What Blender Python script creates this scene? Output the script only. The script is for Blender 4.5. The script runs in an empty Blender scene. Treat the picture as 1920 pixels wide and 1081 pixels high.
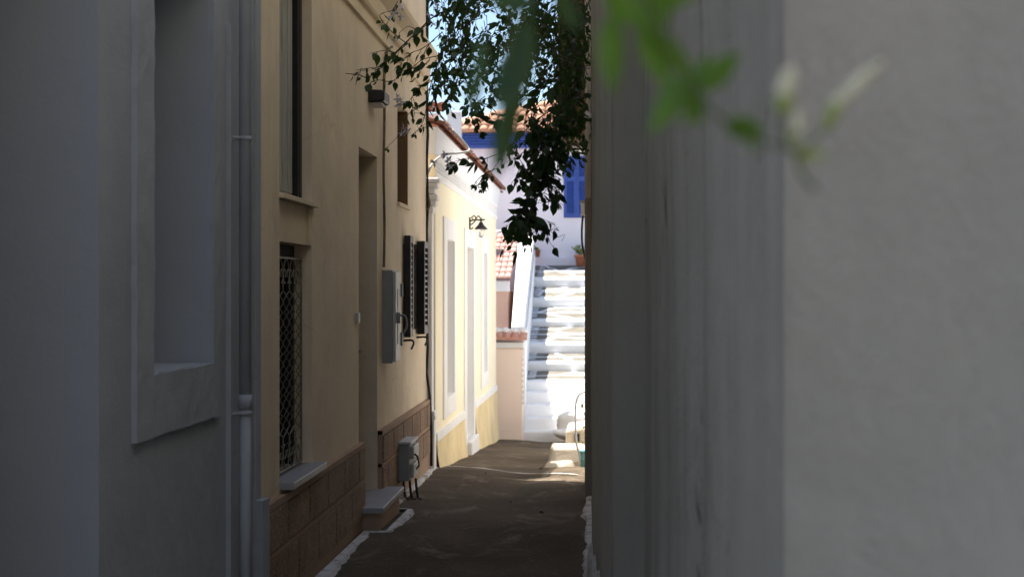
import bpy, bmesh, math, random
from mathutils import Vector, Matrix
R = math.radians
random.seed(7)
scene = bpy.context.scene
col = scene.collection

# ------------------------------------------------------------------ camera geometry
F = 2667.0                       # focal length in photo pixels (50 mm on 36 mm)
TH = math.atan((1121 - 960) / F) # the alley runs along +Y, the camera looks a little left of it
EYE = 1.6
def ray(px, py):
    u = (px - 960) / F; v = (540.5 - py) / F
    return Vector((-math.sin(TH) + u * math.cos(TH), math.cos(TH) + u * math.sin(TH), v))
def on_x(px, py, X):             # where the sight line meets the wall plane x = X
    d = ray(px, py); t = X / d.x
    return Vector((X, d.y * t, EYE + d.z * t))
def at_y(px, py, Y):
    d = ray(px, py); t = Y / d.y
    return Vector((d.x * t, Y, EYE + d.z * t))
def yx(px, X): return on_x(px, 540, X).y
def zx(px, py, X): return on_x(px, py, X).z

# ------------------------------------------------------------------ node helpers
class NT:
    def __init__(self, name):
        self.m = bpy.data.materials.new(name); self.m.use_nodes = True
        self.t = self.m.node_tree; self.n = self.t.nodes; self.l = self.t.links
        self.b = self.n['Principled BSDF']
        self.co = self.n.new('ShaderNodeTexCoord').outputs['Object']
    def map(self, scale, rot=(0, 0, 0)):
        m = self.n.new('ShaderNodeMapping'); m.inputs['Scale'].default_value = scale
        m.inputs['Rotation'].default_value = rot
        self.l.new(self.co, m.inputs['Vector']); return m.outputs[0]
    def noise(self, scale, detail=4, rough=.55, vec=None, dist=0):
        t = self.n.new('ShaderNodeTexNoise'); t.inputs['Scale'].default_value = scale
        t.inputs['Detail'].default_value = detail; t.inputs['Roughness'].default_value = rough
        t.inputs['Distortion'].default_value = dist
        self.l.new(vec or self.co, t.inputs['Vector']); return t.outputs['Fac']
    def ramp(self, fac, a, b, ca=(0, 0, 0, 1), cb=(1, 1, 1, 1)):
        r = self.n.new('ShaderNodeValToRGB'); e = r.color_ramp.elements
        e[0].position = a; e[1].position = b; e[0].color = ca; e[1].color = cb
        self.l.new(fac, r.inputs[0]); return r.outputs[0]
    def mix(self, fac, a, b, mode='MIX'):
        m = self.n.new('ShaderNodeMix'); m.data_type = 'RGBA'; m.blend_type = mode
        for i, v in ((0, fac), (6, a), (7, b)):
            if hasattr(v, 'links'): self.l.new(v, m.inputs[i])
            elif i == 0: m.inputs[0].default_value = v
            else: m.inputs[i].default_value = (*v, 1) if len(v) == 3 else v
        return m.outputs[2]
    def math(self, op, a, b=0.0):
        m = self.n.new('ShaderNodeMath'); m.operation = op
        for i, v in ((0, a), (1, b)):
            if hasattr(v, 'links'): self.l.new(v, m.inputs[i])
            else: m.inputs[i].default_value = v
        return m.outputs[0]
    def bump(self, h, strength, dist=.01):
        b = self.n.new('ShaderNodeBump'); b.inputs['Strength'].default_value = strength
        b.inputs['Distance'].default_value = dist
        self.l.new(h, b.inputs['Height']); self.l.new(b.outputs[0], self.b.inputs['Normal'])
    def base(self, c):
        if hasattr(c, 'links'): self.l.new(c, self.b.inputs['Base Color'])
        else: self.b.inputs['Base Color'].default_value = (*c, 1)
    def set(self, rough=.8, metal=0, spec=.3):
        self.b.inputs['Roughness'].default_value = rough
        self.b.inputs['Metallic'].default_value = metal
        self.b.inputs['Specular IOR Level'].default_value = spec
        return self.m
def sc(c, k): return tuple(min(1, v * k) for v in c)

def plaster(name, c, var=.12, streak=.3, stain=None, bump=.35, spots=0, rough=.9, streak_scale=5, bscale=1.0, crack=.0, thr=.70, sps=6.5):
    g = NT(name)
    stain = stain or sc(c, .55)
    a = g.mix(g.ramp(g.noise(1.7, 5, .6), .3, .72), sc(c, 1 - var), sc(c, 1 + var * .5))
    st = g.ramp(g.noise(streak_scale, 5, .65, g.map((1, 1, .055)), .3), .52, .82)
    brk = g.ramp(g.noise(1.1, 3), .35, .75)
    a = g.mix(g.math('MULTIPLY', g.math('MULTIPLY', st, brk), streak), a, stain)
    fine = g.ramp(g.noise(38, 3), .35, .75)
    a = g.mix(g.math('MULTIPLY', fine, .10), a, stain)
    if spots:
        sp = g.ramp(g.noise(sps, 6, .7, g.map((1, 1, .6)), .6), thr, thr + .06)
        sp = g.math('MULTIPLY', sp, g.ramp(g.noise(1.6, 2), .45, .62)) if sps > 10 else sp
        a = g.mix(g.math('MULTIPLY', sp, spots), a, sc(stain, .35))
    if crack:
        v = g.n.new('ShaderNodeTexVoronoi'); v.feature = 'DISTANCE_TO_EDGE'; v.inputs['Scale'].default_value = .9
        wv = g.n.new('ShaderNodeTexNoise'); wv.inputs['Scale'].default_value = 4; wv.inputs['Detail'].default_value = 6
        mv = g.n.new('ShaderNodeMix'); mv.data_type = 'VECTOR'; mv.inputs[0].default_value = .22
        g.l.new(g.co, wv.inputs['Vector']); g.l.new(g.co, mv.inputs[4]); g.l.new(wv.outputs['Color'], mv.inputs[5]); g.l.new(mv.outputs[1], v.inputs['Vector'])
        ck = g.math('MULTIPLY', g.ramp(v.outputs['Distance'], .0, .006, (1, 1, 1, 1), (0, 0, 0, 1)), g.ramp(g.noise(.8, 3), .46, .6))
        a = g.mix(g.math('MULTIPLY', ck, crack), a, sc(stain, .5))
    g.base(a)
    h = g.math('ADD', g.math('MULTIPLY', g.noise(7 * bscale, 4), .9), g.math('ADD', g.math('MULTIPLY', g.noise(55 * bscale, 3), .22), g.math('MULTIPLY', g.noise(170 * bscale, 2), .09)))
    g.bump(h, bump, .012)
    return g.set(rough, 0, .2)

def simple(name, c, rough=.5, metal=0, var=.15, nscale=9, bump=.08, spec=.4):
    g = NT(name)
    g.base(g.mix(g.ramp(g.noise(nscale, 4), .3, .7), sc(c, 1 - var), sc(c, 1 + var)))
    g.bump(g.noise(60, 3), bump, .004)
    return g.set(rough, metal, spec)

def wood(name, c, dark, peel=.5, axis=(14, 14, .9)):
    g = NT(name)
    n = g.noise(6, 6, .7, g.map(axis), .6)
    g.base(g.mix(g.math('MULTIPLY', g.ramp(n, .5, .66), peel), c, dark))
    g.bump(n, .3, .004)
    return g.set(.8, 0, .2)

M = {}
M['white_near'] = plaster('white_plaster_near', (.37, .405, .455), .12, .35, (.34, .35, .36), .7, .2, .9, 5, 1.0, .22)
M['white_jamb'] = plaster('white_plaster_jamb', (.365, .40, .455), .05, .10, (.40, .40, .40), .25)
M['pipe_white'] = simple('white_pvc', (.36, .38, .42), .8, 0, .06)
M['cream'] = plaster('cream_plaster', (.80, .675, .505), .14, .75, (.48, .38, .265), .5, .35, .9, 5, 1.0, .25)
M['cream_trim'] = plaster('cream_trim_plaster', (.78, .66, .49), .10, .6, (.42, .33, .23), .2)
M['plinth'] = plaster('brown_plinth', (.42, .29, .205), .15, .3, (.2, .13, .09), .35)
g = NT('hammered_stone_block')
n = g.noise(34, 3, .6, g.map((1, 1, 1.25)), 1.2)
g.base(g.mix(g.ramp(g.noise(1.9, 2), .4, .6), g.mix(g.ramp(n, .38, .62), (.21, .145, .105), (.34, .24, .175)), g.mix(g.ramp(n, .38, .62), (.28, .19, .13), (.44, .31, .22))))
g.bump(n, 1.0, .02); M['block'] = g.set(.9, 0, .15)
M['marble'] = simple('grey_marble', (.33, .33, .35), .42, 0, .12, 5, .05)
M['black'] = simple('black_paint', (.012, .012, .013), .45, 0, .2)
M['dark_glass'] = simple('dark_glass', (.008, .009, .010), .2, 0, .1, 4, 0)
M['iron'] = simple('pale_iron', (.24, .23, .20), .5, .2, .3, 30)
M['door'] = wood('dark_door_wood', (.045, .036, .026), (.02, .016, .012), .6)
M['old_shutter'] = wood('weathered_shutter', (.42, .425, .39), (.13, .115, .09), .85, (24, 24, .7))
M['brown_wood'] = wood('brown_wood', (.20, .125, .07), (.12, .075, .045), .4)
M['grey_box'] = simple('grey_enamel', (.27, .28, .275), .5, 0, .08, 6, .05)
M['pale_box'] = simple('pale_grey_enamel', (.52, .52, .50), .5, 0, .08, 6, .05)
M['shutter_black'] = simple('black_shutter', (.018, .014, .013), .5, 0, .2)
M['shutter_brown'] = simple('brown_shutter_louvre', (.14, .115, .105), .55, 0, .2)
M['conduit'] = simple('brown_conduit', (.16, .115, .07), .7, 0, .35, 22)
M['grey_conduit'] = simple('grey_conduit', (.42, .42, .41), .5, 0, .15, 22)
M['yellow'] = plaster('yellow_plaster', (.92, .84, .64), .05, .35, (.85, .72, .49), .25)
M['yellow_base'] = plaster('ochre_base_plaster', (.82, .67, .40), .2, .6, (.55, .41, .2), .7, .25)
M['white'] = plaster('white_limewash', (.82, .82, .82), .05, .15, (.66, .65, .62), .3)
M['white_cove'] = plaster('white_cove', (.78, .80, .83), .05, .3, (.6, .6, .6), .2)
M['white_jamb_far'] = plaster('grey_white_jamb', (.90, .885, .88), .04, .1, (.66, .65, .65), .15)
M['pink'] = plaster('peach_plaster', (.93, .77, .67), .05, .15, (.7, .53, .43), .2)
M['rose'] = plaster('rose_plaster', (.70, .47, .38), .08, .2, (.5, .33, .26), .2)
M['lavender'] = plaster('lavender_plaster', (.88, .83, .86), .06, .2, (.55, .5, .55), .2)
M['blue'] = simple('blue_paint', (.045, .095, .36), .5, 0, .15, 12)
M['blue_door'] = simple('navy_door_paint', (.03, .07, .22), .5, 0, .1)
M['terracotta'] = simple('terracotta_pot', (.42, .15, .075), .8, 0, .2, 14)
def tile_mat(name, c1, c2, c3):
    g = NT(name)
    v = g.n.new('ShaderNodeTexVoronoi'); v.inputs['Scale'].default_value = 5.5
    g.l.new(g.co, v.inputs['Vector'])
    a = g.mix(v.outputs['Color'], c1, c2)
    a = g.mix(g.ramp(g.noise(9, 5, .7), .5, .72), a, c3)
    g.base(a); g.bump(g.noise(50, 3), .2, .006)
    return g.set(.85, 0, .2)
M['tile'] = tile_mat('pale_roof_tile', (.56, .33, .27), (.62, .41, .34), (.66, .52, .46))
M['tile_pink'] = tile_mat('pink_roof_tile', (.56, .27, .21), (.60, .33, .26), (.62, .42, .36))
M['tile_old'] = tile_mat('old_roof_tile', (.44, .22, .13), (.52, .30, .2), (.50, .40, .33))
M['tile_edge'] = tile_mat('red_tile_edge', (.27, .11, .07), (.20, .085, .058), (.12, .075, .06))
def wallright(name, c, streak, stain, spots):
    return plaster(name, c, .10, streak, stain, .5, spots, .9, 9)
M['right_a'] = plaster('grey_white_plaster', (.62, .555, .465), .13, .28, (.42, .38, .315), .8, .6, .9, 6, 1.0, 0, .635, 15)
M['right_b'] = plaster('streaked_grey_plaster', (.54, .495, .42), .14, 1.0, (.24, .215, .16), .5, .9, .9, 13, 1.0, .5, .655)
g = NT('rain_streaked_plaster')
a = g.mix(g.ramp(g.noise(2.2, 5, .6), .3, .7), (.56, .53, .47), (.66, .63, .57))
s1 = g.ramp(g.noise(3.6, 4, .6, g.map((.2, 1, .035)), .2), .44, .62)
s2 = g.ramp(g.noise(11, 5, .7, g.map((.2, 1, .05)), .4), .50, .68)
a = g.mix(g.math('MULTIPLY', s1, .5), a, (.37, .35, .285))
a = g.mix(g.math('MULTIPLY', g.math('MULTIPLY', s2, g.ramp(g.noise(1.3, 3), .3, .7)), .45), a, (.27, .25, .20))
sp = g.ramp(g.noise(4.2, 6, .72, g.map((1, 1, .45)), .8), .625, .67)
a = g.mix(g.math('MULTIPLY', sp, .85), a, (.075, .07, .06))
g.base(a); g.bump(g.math('ADD', g.noise(9, 5), g.math('MULTIPLY', g.noise(70, 3), .25)), .7, .012)
M['right_b'] = g.set(.9, 0, .2)
M['right_c'] = plaster('damp_grey_plaster', (.52, .505, .45), .15, .7, (.28, .27, .21), .6, .7, .9, 9)
M['right_d'] = plaster('shaded_grey_return', (.38, .335, .265), .10, .4, (.2, .19, .18), .4, .4, .9, 7)  # base colour carries the shade of the camera-facing return, besides its damp streaks
M['balcony'] = wood('dark_brown_boards', (.09, .06, .035), (.05, .034, .02), .5)
M['wire'] = simple('black_cable', (.015, .015, .015), .6)
M['cyan'] = simple('turquoise_plastic', (.16, .42, .46), .5)
M['rail'] = simple('galvanised_pipe', (.5, .5, .5), .45, .3)

# street: worn brown-grey concrete with patches, fine grit, cracks
g = NT('worn_street_concrete')
a = g.mix(g.ramp(g.noise(.9, 6, .62, None, .5), .38, .62), (.064, .048, .031), (.118, .089, .060))
a = g.mix(g.math('MULTIPLY', g.ramp(g.noise(2.6, 6, .7, g.map((1, .5, 1)), .8), .54, .66), .55), a, (.25, .205, .16))
a = g.mix(g.math('MULTIPLY', g.ramp(g.noise(48, 3, .7), .60, .68), .55), a, (.27, .235, .19))
a = g.mix(g.math('MULTIPLY', g.ramp(g.noise(5, 5, .7), .60, .72), .5), a, (.055, .042, .03))
g.base(a)
g.bump(g.math('ADD', g.noise(5, 5), g.math('MULTIPLY', g.noise(70, 4, .7), .5)), .7, .02)
M['street'] = g.set(.92, 0, .15)
g = NT('kerb_paint')
a = g.mix(g.ramp(g.noise(9, 6, .7), .48, .62), (.62, .61, .60), (.34, .31, .27))
g.base(a); g.bump(g.noise(40, 4), .6, .01); M['kerb'] = g.set(.9, 0, .2)
# crazy paving: grey-beige slabs with wide whitewashed joints
g = NT('crazy_paving_white_joints')
v = g.n.new('ShaderNodeTexVoronoi'); v.feature = 'DISTANCE_TO_EDGE'; v.inputs['Scale'].default_value = 1.15
w = g.n.new('ShaderNodeTexNoise'); w.inputs['Scale'].default_value = 3
mm = g.n.new('ShaderNodeMix'); mm.data_type = 'VECTOR'; mm.inputs[0].default_value = .18
g.l.new(g.co, w.inputs['Vector']); g.l.new(g.co, mm.inputs[4]); g.l.new(w.outputs['Color'], mm.inputs[5])
g.l.new(mm.outputs[1], v.inputs['Vector'])
stone = g.mix(g.ramp(g.noise(4, 5), .35, .65), (.135, .122, .095), (.20, .185, .155))
g.base(g.mix(g.ramp(v.outputs['Distance'], .028, .045), (.84, .84, .84), stone))
g.bump(g.noise(20, 4), .3, .01); M['paving'] = g.set(.85, 0, .2)
def leafmat(name, c1, c2, tr, trc):
    g = NT(name)
    g.base(g.mix(g.ramp(g.noise(14, 2), .35, .65), c1, c2)); g.set(.45, 0, .4)
    out = g.n['Material Output']; t = g.n.new('ShaderNodeBsdfTranslucent'); t.inputs[0].default_value = (*trc, 1)
    s = g.n.new('ShaderNodeMixShader'); s.inputs[0].default_value = tr
    g.l.new(g.b.outputs[0], s.inputs[1]); g.l.new(t.outputs[0], s.inputs[2]); g.l.new(s.outputs[0], out.inputs[0])
    return g.m
M['leaf'] = leafmat('jasmine_leaf', (.020, .045, .014), (.045, .085, .022), .28, (.06, .15, .02))
M['leaf_near'] = leafmat('jasmine_leaf_near', (.058, .128, .014), (.105, .21, .022), .42, (.17, .38, .03))
M['leaf_dark'] = leafmat('jasmine_leaf_deep', (.022, .052, .010), (.036, .080, .013), .3, (.06, .15, .012))
M['bud'] = simple('jasmine_bud', (.60, .58, .42), .6)
M['bud_green'] = simple('jasmine_bud_green', (.26, .32, .10), .6)
M['stem'] = simple('vine_stem', (.055, .042, .028), .8)
M['stem_green'] = simple('green_stem', (.07, .10, .03), .7)
M['petal'] = simple('pale_petal', (.62, .58, .62), .7)
M['dry_leaf'] = leafmat('dry_weed_leaf', (.12, .09, .05), (.17, .15, .07), .2, (.2, .18, .06))
M['pot_leaf'] = leafmat('pot_plant_leaf', (.14, .20, .05), (.30, .32, .10), .3, (.3, .4, .06))
g = NT('clear_glass'); g.b.inputs['Transmission Weight'].default_value = .85; g.base((.9, .88, .82)); g.set(.12); M['glass'] = g.m

# ------------------------------------------------------------------ mesh helpers
ROOT = {}
def thing(name, label, cat, loc, group=None):
    o = bpy.data.objects.new(name, None); o.empty_display_size = .2
    o.location = loc; col.objects.link(o)
    o['label'] = label; o['category'] = cat
    if group: o['group'] = group
    ROOT[o.name] = Vector(loc)
    return o
def obj(name, bm, mats, parent=None, smooth=False, bevel=0, label=None, segs=2):
    if not isinstance(mats, (list, tuple)): mats = [mats]
    bmesh.ops.recalc_face_normals(bm, faces=bm.faces[:])
    loc = ROOT.get(parent.name, Vector((0, 0, 0))) if parent else Vector((0, 0, 0))
    bm.transform(Matrix.Translation(-loc))
    me = bpy.data.meshes.new(name); bm.to_mesh(me); bm.free()
    for m in mats: me.materials.append(m)
    if smooth:
        for p in me.polygons: p.use_smooth = True
    o = bpy.data.objects.new(name, me); col.objects.link(o)
    if parent:
        o.parent = parent; ROOT[o.name] = loc
    if bevel:
        b = o.modifiers.new('bevel', 'BEVEL'); b.width = bevel; b.segments = segs; b.limit_method = 'ANGLE'
    if label: o['label'] = label
    return o
def NB(): return bmesh.new()
def box(bm, x0, x1, y0, y1, z0, z1, mi=0):
    vs = [bm.verts.new(p) for p in ((x0, y0, z0), (x1, y0, z0), (x1, y1, z0), (x0, y1, z0), (x0, y0, z1), (x1, y0, z1), (x1, y1, z1), (x0, y1, z1))]
    for f in ((0, 3, 2, 1), (4, 5, 6, 7), (0, 1, 5, 4), (1, 2, 6, 5), (2, 3, 7, 6), (3, 0, 4, 7)):
        fc = bm.faces.new([vs[i] for i in f]); fc.material_index = mi
    return bm
def hexa(bm, p, mi=0):           # eight corners: bottom four, top four
    vs = [bm.verts.new(q) for q in p]
    for f in ((0, 3, 2, 1), (4, 5, 6, 7), (0, 1, 5, 4), (1, 2, 6, 5), (2, 3, 7, 6), (3, 0, 4, 7)):
        bm.faces.new([vs[i] for i in f]).material_index = mi
    return bm
def B(*a): return box(NB(), *a)
def quad(bm, pts, mi=0):
    f = bm.faces.new([bm.verts.new(p) for p in pts]); f.material_index = mi; return f
def tube(bm, pts, r, n=8, mi=0, taper=None, cap=True):
    pts = [Vector(p) for p in pts]; rings = []
    up = Vector((0, 0, 1)); prev = None
    for i, p in enumerate(pts):
        d = (pts[min(i + 1, len(pts) - 1)] - pts[max(i - 1, 0)]).normalized()
        a = prev if prev is not None else (Vector((1, 0, 0)) if abs(d.z) > .8 else up)
        u = (a - d * a.dot(d))
        if u.length < 1e-5: u = d.orthogonal()
        u.normalize(); prev = u; v = d.cross(u)
        rr = r if taper is None else r + (taper - r) * i / max(1, len(pts) - 1)
        rings.append([bm.verts.new(p + (u * math.cos(2 * math.pi * k / n) + v * math.sin(2 * math.pi * k / n)) * rr) for k in range(n)])
    for a, b in zip(rings, rings[1:]):
        for k in range(n):
            f = bm.faces.new((a[k], a[(k + 1) % n], b[(k + 1) % n], b[k])); f.material_index = mi; f.smooth = True
    if cap:
        bm.faces.new(rings[0][::-1]).material_index = mi; bm.faces.new(rings[-1]).material_index = mi
    return bm
def lathe(bm, c, prof, n=20, mi=0, axis='z'):
    rings = []
    for r, h in prof:
        rings.append([bm.verts.new(Vector(c) + Vector((r * math.cos(2 * math.pi * k / n), r * math.sin(2 * math.pi * k / n), h))) for k in range(n)])
    for a, b in zip(rings, rings[1:]):
        for k in range(n):
            f = bm.faces.new((a[k], a[(k + 1) % n], b[(k + 1) % n], b[k])); f.material_index = mi; f.smooth = True
    bm.faces.new(rings[0][::-1]).material_index = mi; bm.faces.new(rings[-1]).material_index = mi
    return bm
def spline(pts, n=6):
    pts = [Vector(p) for p in pts]; out = []
    for i in range(len(pts) - 1):
        p0 = pts[max(i - 1, 0)]; p1 = pts[i]; p2 = pts[i + 1]; p3 = pts[min(i + 2, len(pts) - 1)]
        for k in range(n):
            t = k / n
            out.append(.5 * ((2 * p1) + (p2 - p0) * t + (2 * p0 - 5 * p1 + 4 * p2 - p3) * t * t + (3 * p1 - p0 - 3 * p2 + p3) * t ** 3))
    out.append(pts[-1]); return out
def facade(bm, X, y0, y1, z0, z1, holes, back, top=True, mi=0, jmi=0, X2=None):
    """front sheet at x=X facing the alley, with openings (y0,y1,z0,z1,depth); body of the house behind it to x=back"""
    ys = sorted({y0, y1, *[h[0] for h in holes], *[h[1] for h in holes]})
    zs = sorted({z0, z1, *[h[2] for h in holes], *[h[3] for h in holes]})
    for i in range(len(ys) - 1):
        for j in range(len(zs) - 1):
            cy = (ys[i] + ys[i + 1]) / 2; cz = (zs[j] + zs[j + 1]) / 2
            if any(h[0] < cy < h[1] and h[2] < cz < h[3] for h in holes): continue
            quad(bm, ((X, ys[i], zs[j]), (X, ys[i + 1], zs[j]), (X, ys[i + 1], zs[j + 1]), (X, ys[i], zs[j + 1])), mi)
    s = 1 if back > X else -1
    for a, b, c, d, dep in holes:
        D = X + s * dep
        for q in (((X, a, c), (D, a, c), (D, a, d), (X, a, d)), ((X, b, c), (X, b, d), (D, b, d), (D, b, c)),
                  ((X, a, c), (X, b, c), (D, b, c), (D, a, c)), ((X, a, d), (D, a, d), (D, b, d), (X, b, d))):
            quad(bm, q, jmi)
    for yy in (y0, y1): quad(bm, ((X, yy, z0), (back, yy, z0), (back, yy, z1), (X, yy, z1)), mi)
    quad(bm, ((back, y0, z0), (back, y1, z0), (back, y1, z1), (back, y0, z1)), mi)
    if top: quad(bm, ((X, y0, z1), (X, y1, z1), (back, y1, z1), (back, y0, z1)), mi)
    bmesh.ops.remove_doubles(bm, verts=bm.verts[:], dist=1e-5)
    return bm
def tiles(bm, o, u, v, nu, nv, mi=0, r=None, over=1.15):
    """barrel tiles: o lower left corner, u across one tile, v up one course"""
    o, u, v = Vector(o), Vector(u), Vector(v); n = u.cross(v).normalized()
    if n.z < 0: n = -n
    r = r or u.length * .55; K = 6
    for j in range(nv):
        for i in range(nu):
            jit = random.uniform(-.012, .012)
            base = o + u * (i + .5) + v * j + n * (jit * .4)
            rows = []
            for s, rr, h in ((-.06 + jit, r, .028), (over, r * .86, .0)):
                rows.append([bm.verts.new(base + v * s + u.normalized() * (math.cos(math.pi * k / K) * rr) + n * (math.sin(math.pi * k / K) * rr * .75 + h)) for k in range(K + 1)])
            for k in range(K):
                f = bm.faces.new((rows[0][k], rows[0][k + 1], rows[1][k + 1], rows[1][k])); f.material_index = mi; f.smooth = True
            bm.faces.new(rows[0]).material_index = mi
    return bm

# ------------------------------------------------------------------ street
def gz(y):
    P = [(-40, .06), (6, .02), (7.92, -.007), (9.5, -.025), (13.3, -.10), (14, -.16), (21.5, -.69), (22.4, -.80), (30, -.9), (140, -1.0)]
    for (a, za), (b, zb) in zip(P, P[1:]):
        if y <= b: return za + (zb - za) * (y - a) / (b - a)
    return P[-1][1]
bm = NB()
xs = [-90, -30, -8] + [-1.9 + .08 * i for i in range(34)] + [3, 8, 30, 90]
ys = [-40, -12] + [-2 + .16 * i for i in range(160)] + [28, 36, 60, 140]
rows = []
for y in ys:
    rows.append([bm.verts.new((x, y, gz(y) + (.0 if not -2 < x < 1 else .010 * math.sin(2.3 * y + x * 3) * math.sin(1.7 * x + y * .8) - .03 * math.exp(-((x + .7) / .35) ** 2)))) for x in xs])
for a, b in zip(rows, rows[1:]):
    for i in range(len(xs) - 1): bm.faces.new((a[i], a[i + 1], b[i + 1], b[i])).smooth = True
o = obj('street', bm, M['street']); o['kind'] = 'structure'
# ragged white paint along the foot of the walls
def strip(name, pts, w, seed, h=.007):
    rnd = random.Random(seed); bm = NB(); pv = None
    P = []
    for (a, b), (c, d) in zip(pts, pts[1:]):
        n = max(2, int(math.hypot(c - a, d - b) / .05))
        P += [(a + (c - a) * k / n, b + (d - b) * k / n) for k in range(n)]
    P.append(pts[-1]); wob = 0
    for i, (x, y) in enumerate(P):
        x2, y2 = P[min(i + 1, len(P) - 1)]; x1, y1 = P[max(i - 1, 0)]
        d = Vector((x2 - x1, y2 - y1)).normalized(); nrm = Vector((d.y, -d.x))
        wob = wob * .8 + rnd.uniform(-.012, .012); ww = w + wob
        z = gz(y) + .012
        cur = [bm.verts.new((x, y, z + h)), bm.verts.new((x + nrm.x * ww * .7, y + nrm.y * ww * .7, z + h * .6)), bm.verts.new((x + nrm.x * ww, y + nrm.y * ww, z - .03))]
        if pv:
            for k in range(2): bm.faces.new((pv[k], pv[k + 1], cur[k + 1], cur[k]))
        pv = cur
    o = obj(name, bm, M['kerb']); o['kind'] = 'structure'; return o
strip('kerb', [(-1.57, 5.0), (-1.55, 9.36), (-1.405, 9.38), (-1.40, 10.42), (-1.56, 10.46), (-1.57, 13.5)], .062, 3)
strip('kerb', [(-.02, 12.35), (-.05, 11.0), (-.02, 7.0), (.05, 5.6)], .06, 5)
bm = NB()                                    # pale cement seam across the street
px = None
for k in range(30):
    t = k / 29; x = -1.53 + 1.35 * t; y = 13.75 - .9 * t + .05 * math.sin(9 * t); z = gz(y) + .018 - .03 * math.exp(-((x + .7) / .35) ** 2)
    cur = [bm.verts.new((x, y - .014, z)), bm.verts.new((x, y + .014 + .012 * math.sin(23 * t), z))]
    if px: bm.faces.new((px[0], cur[0], cur[1], px[1]))
    px = cur
o = obj('seam', bm, M['kerb']); o['kind'] = 'structure'

# ------------------------------------------------------------------ white house, near left
XW = -1.575
wy0, wy1 = yx(290, XW + .02), yx(401, XW + .02)          # window opening
dy1 = yx(185, XW); dy0 = dy1 - .95
yc = yx(484, XW)
t = thing('white_house', 'whitewashed near house at the left edge with a deep window recess and door', 'house', (XW, 5, 0))
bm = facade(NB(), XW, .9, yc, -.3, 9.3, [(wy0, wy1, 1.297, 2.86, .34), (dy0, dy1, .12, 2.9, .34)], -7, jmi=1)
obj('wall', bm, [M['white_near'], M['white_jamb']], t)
fr = NB(); TX = XW + .020; ty0, ty1 = yx(257, XW + .02), yx(416, XW + .02)
def jag(bm, x0, x1, y0, y1, z0, z1, seed, amp=.006):   # a trim board with slightly hand-made edges
    rnd = random.Random(seed); ny = max(1, int((y1 - y0) / .06)); nz = max(1, int((z1 - z0) / .06))
    g = [[bm.verts.new((x1 + rnd.uniform(-.002, .002), y0 + (y1 - y0) * i / ny + (rnd.uniform(-amp, amp) if i in (0, ny) else 0), z0 + (z1 - z0) * j / nz + (rnd.uniform(-amp, amp) if j in (0, nz) else 0))) for j in range(nz + 1)] for i in range(ny + 1)]
    for i in range(ny):
        for j in range(nz): bm.faces.new((g[i][j], g[i + 1][j], g[i + 1][j + 1], g[i][j + 1]))
    edge = [g[i][0] for i in range(ny + 1)] + [g[ny][j] for j in range(1, nz + 1)] + [g[i][nz] for i in range(ny - 1, -1, -1)] + [g[0][j] for j in range(nz - 1, 0, -1)]
    back = [bm.verts.new((x0, v.co.y, v.co.z)) for v in edge]
    for k in range(len(edge)):
        q = (k + 1) % len(edge); bm.faces.new((edge[k], edge[q], back[q], back[k]))
jag(fr, XW - .001, TX, ty0, wy0 - .002, 1.075, 3.0, 1, .003); jag(fr, XW - .001, TX - .0015, wy1 + .002, ty1, 1.075, 3.0, 2, .003)
jag(fr, XW - .001, TX + .001, wy0 - .002, wy1 + .002, 1.08, 1.297, 4, .004)
jag(fr, XW - .001, TX + .001, wy0 - .002, wy1 + .002, 2.862, 3.0, 5, .003)
w = obj('window', B(XW - .36, XW - .335, wy0 - .01, wy1 + .01, 1.28, 2.87), M['blue_door'], t)
obj('frame', fr, M['white_near'], w)
obj('sill', B(XW - .33, XW - .004, wy0 + .003, wy1 - .003, 1.27, 1.300), M['white_jamb'], w)
d = obj('door', B(XW - .37, XW - .325, dy0 - .01, dy1 + .01, .1, 2.92), M['blue_door'], t)
obj('panel', B(XW - .325, XW - .31, dy0 + .15, dy1 - .15, .5, 2.4), M['blue_door'], d, bevel=.006)
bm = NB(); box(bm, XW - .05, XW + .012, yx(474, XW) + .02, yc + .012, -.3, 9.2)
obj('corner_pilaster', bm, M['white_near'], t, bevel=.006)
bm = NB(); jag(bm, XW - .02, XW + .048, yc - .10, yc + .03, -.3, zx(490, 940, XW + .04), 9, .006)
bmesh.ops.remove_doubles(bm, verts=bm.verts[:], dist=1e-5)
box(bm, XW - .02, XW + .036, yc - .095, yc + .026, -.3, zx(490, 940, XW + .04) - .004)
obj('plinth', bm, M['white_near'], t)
# downpipe on its corner
pyy = 6.06; pxx = XW + .055
t = thing('downpipe', 'white plastic downpipe clamped to the corner of the near white house', 'drainpipe', (pxx, pyy, 0))
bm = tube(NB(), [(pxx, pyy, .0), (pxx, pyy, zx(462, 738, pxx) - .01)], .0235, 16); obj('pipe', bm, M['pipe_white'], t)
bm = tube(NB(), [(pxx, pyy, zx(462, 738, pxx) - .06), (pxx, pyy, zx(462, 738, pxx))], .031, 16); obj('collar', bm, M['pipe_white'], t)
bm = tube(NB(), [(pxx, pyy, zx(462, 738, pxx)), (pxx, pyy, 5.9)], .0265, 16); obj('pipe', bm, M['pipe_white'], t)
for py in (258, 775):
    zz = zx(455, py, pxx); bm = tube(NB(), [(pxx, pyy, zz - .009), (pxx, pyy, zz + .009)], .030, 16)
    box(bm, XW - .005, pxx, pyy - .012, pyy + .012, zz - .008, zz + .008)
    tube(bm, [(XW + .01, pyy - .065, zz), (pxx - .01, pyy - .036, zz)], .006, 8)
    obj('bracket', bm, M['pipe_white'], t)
bm = NB(); box(bm, XW - .002, XW + .022, pyy - .115, pyy - .09, -.02, zx(445, 60, XW)); 
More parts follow.
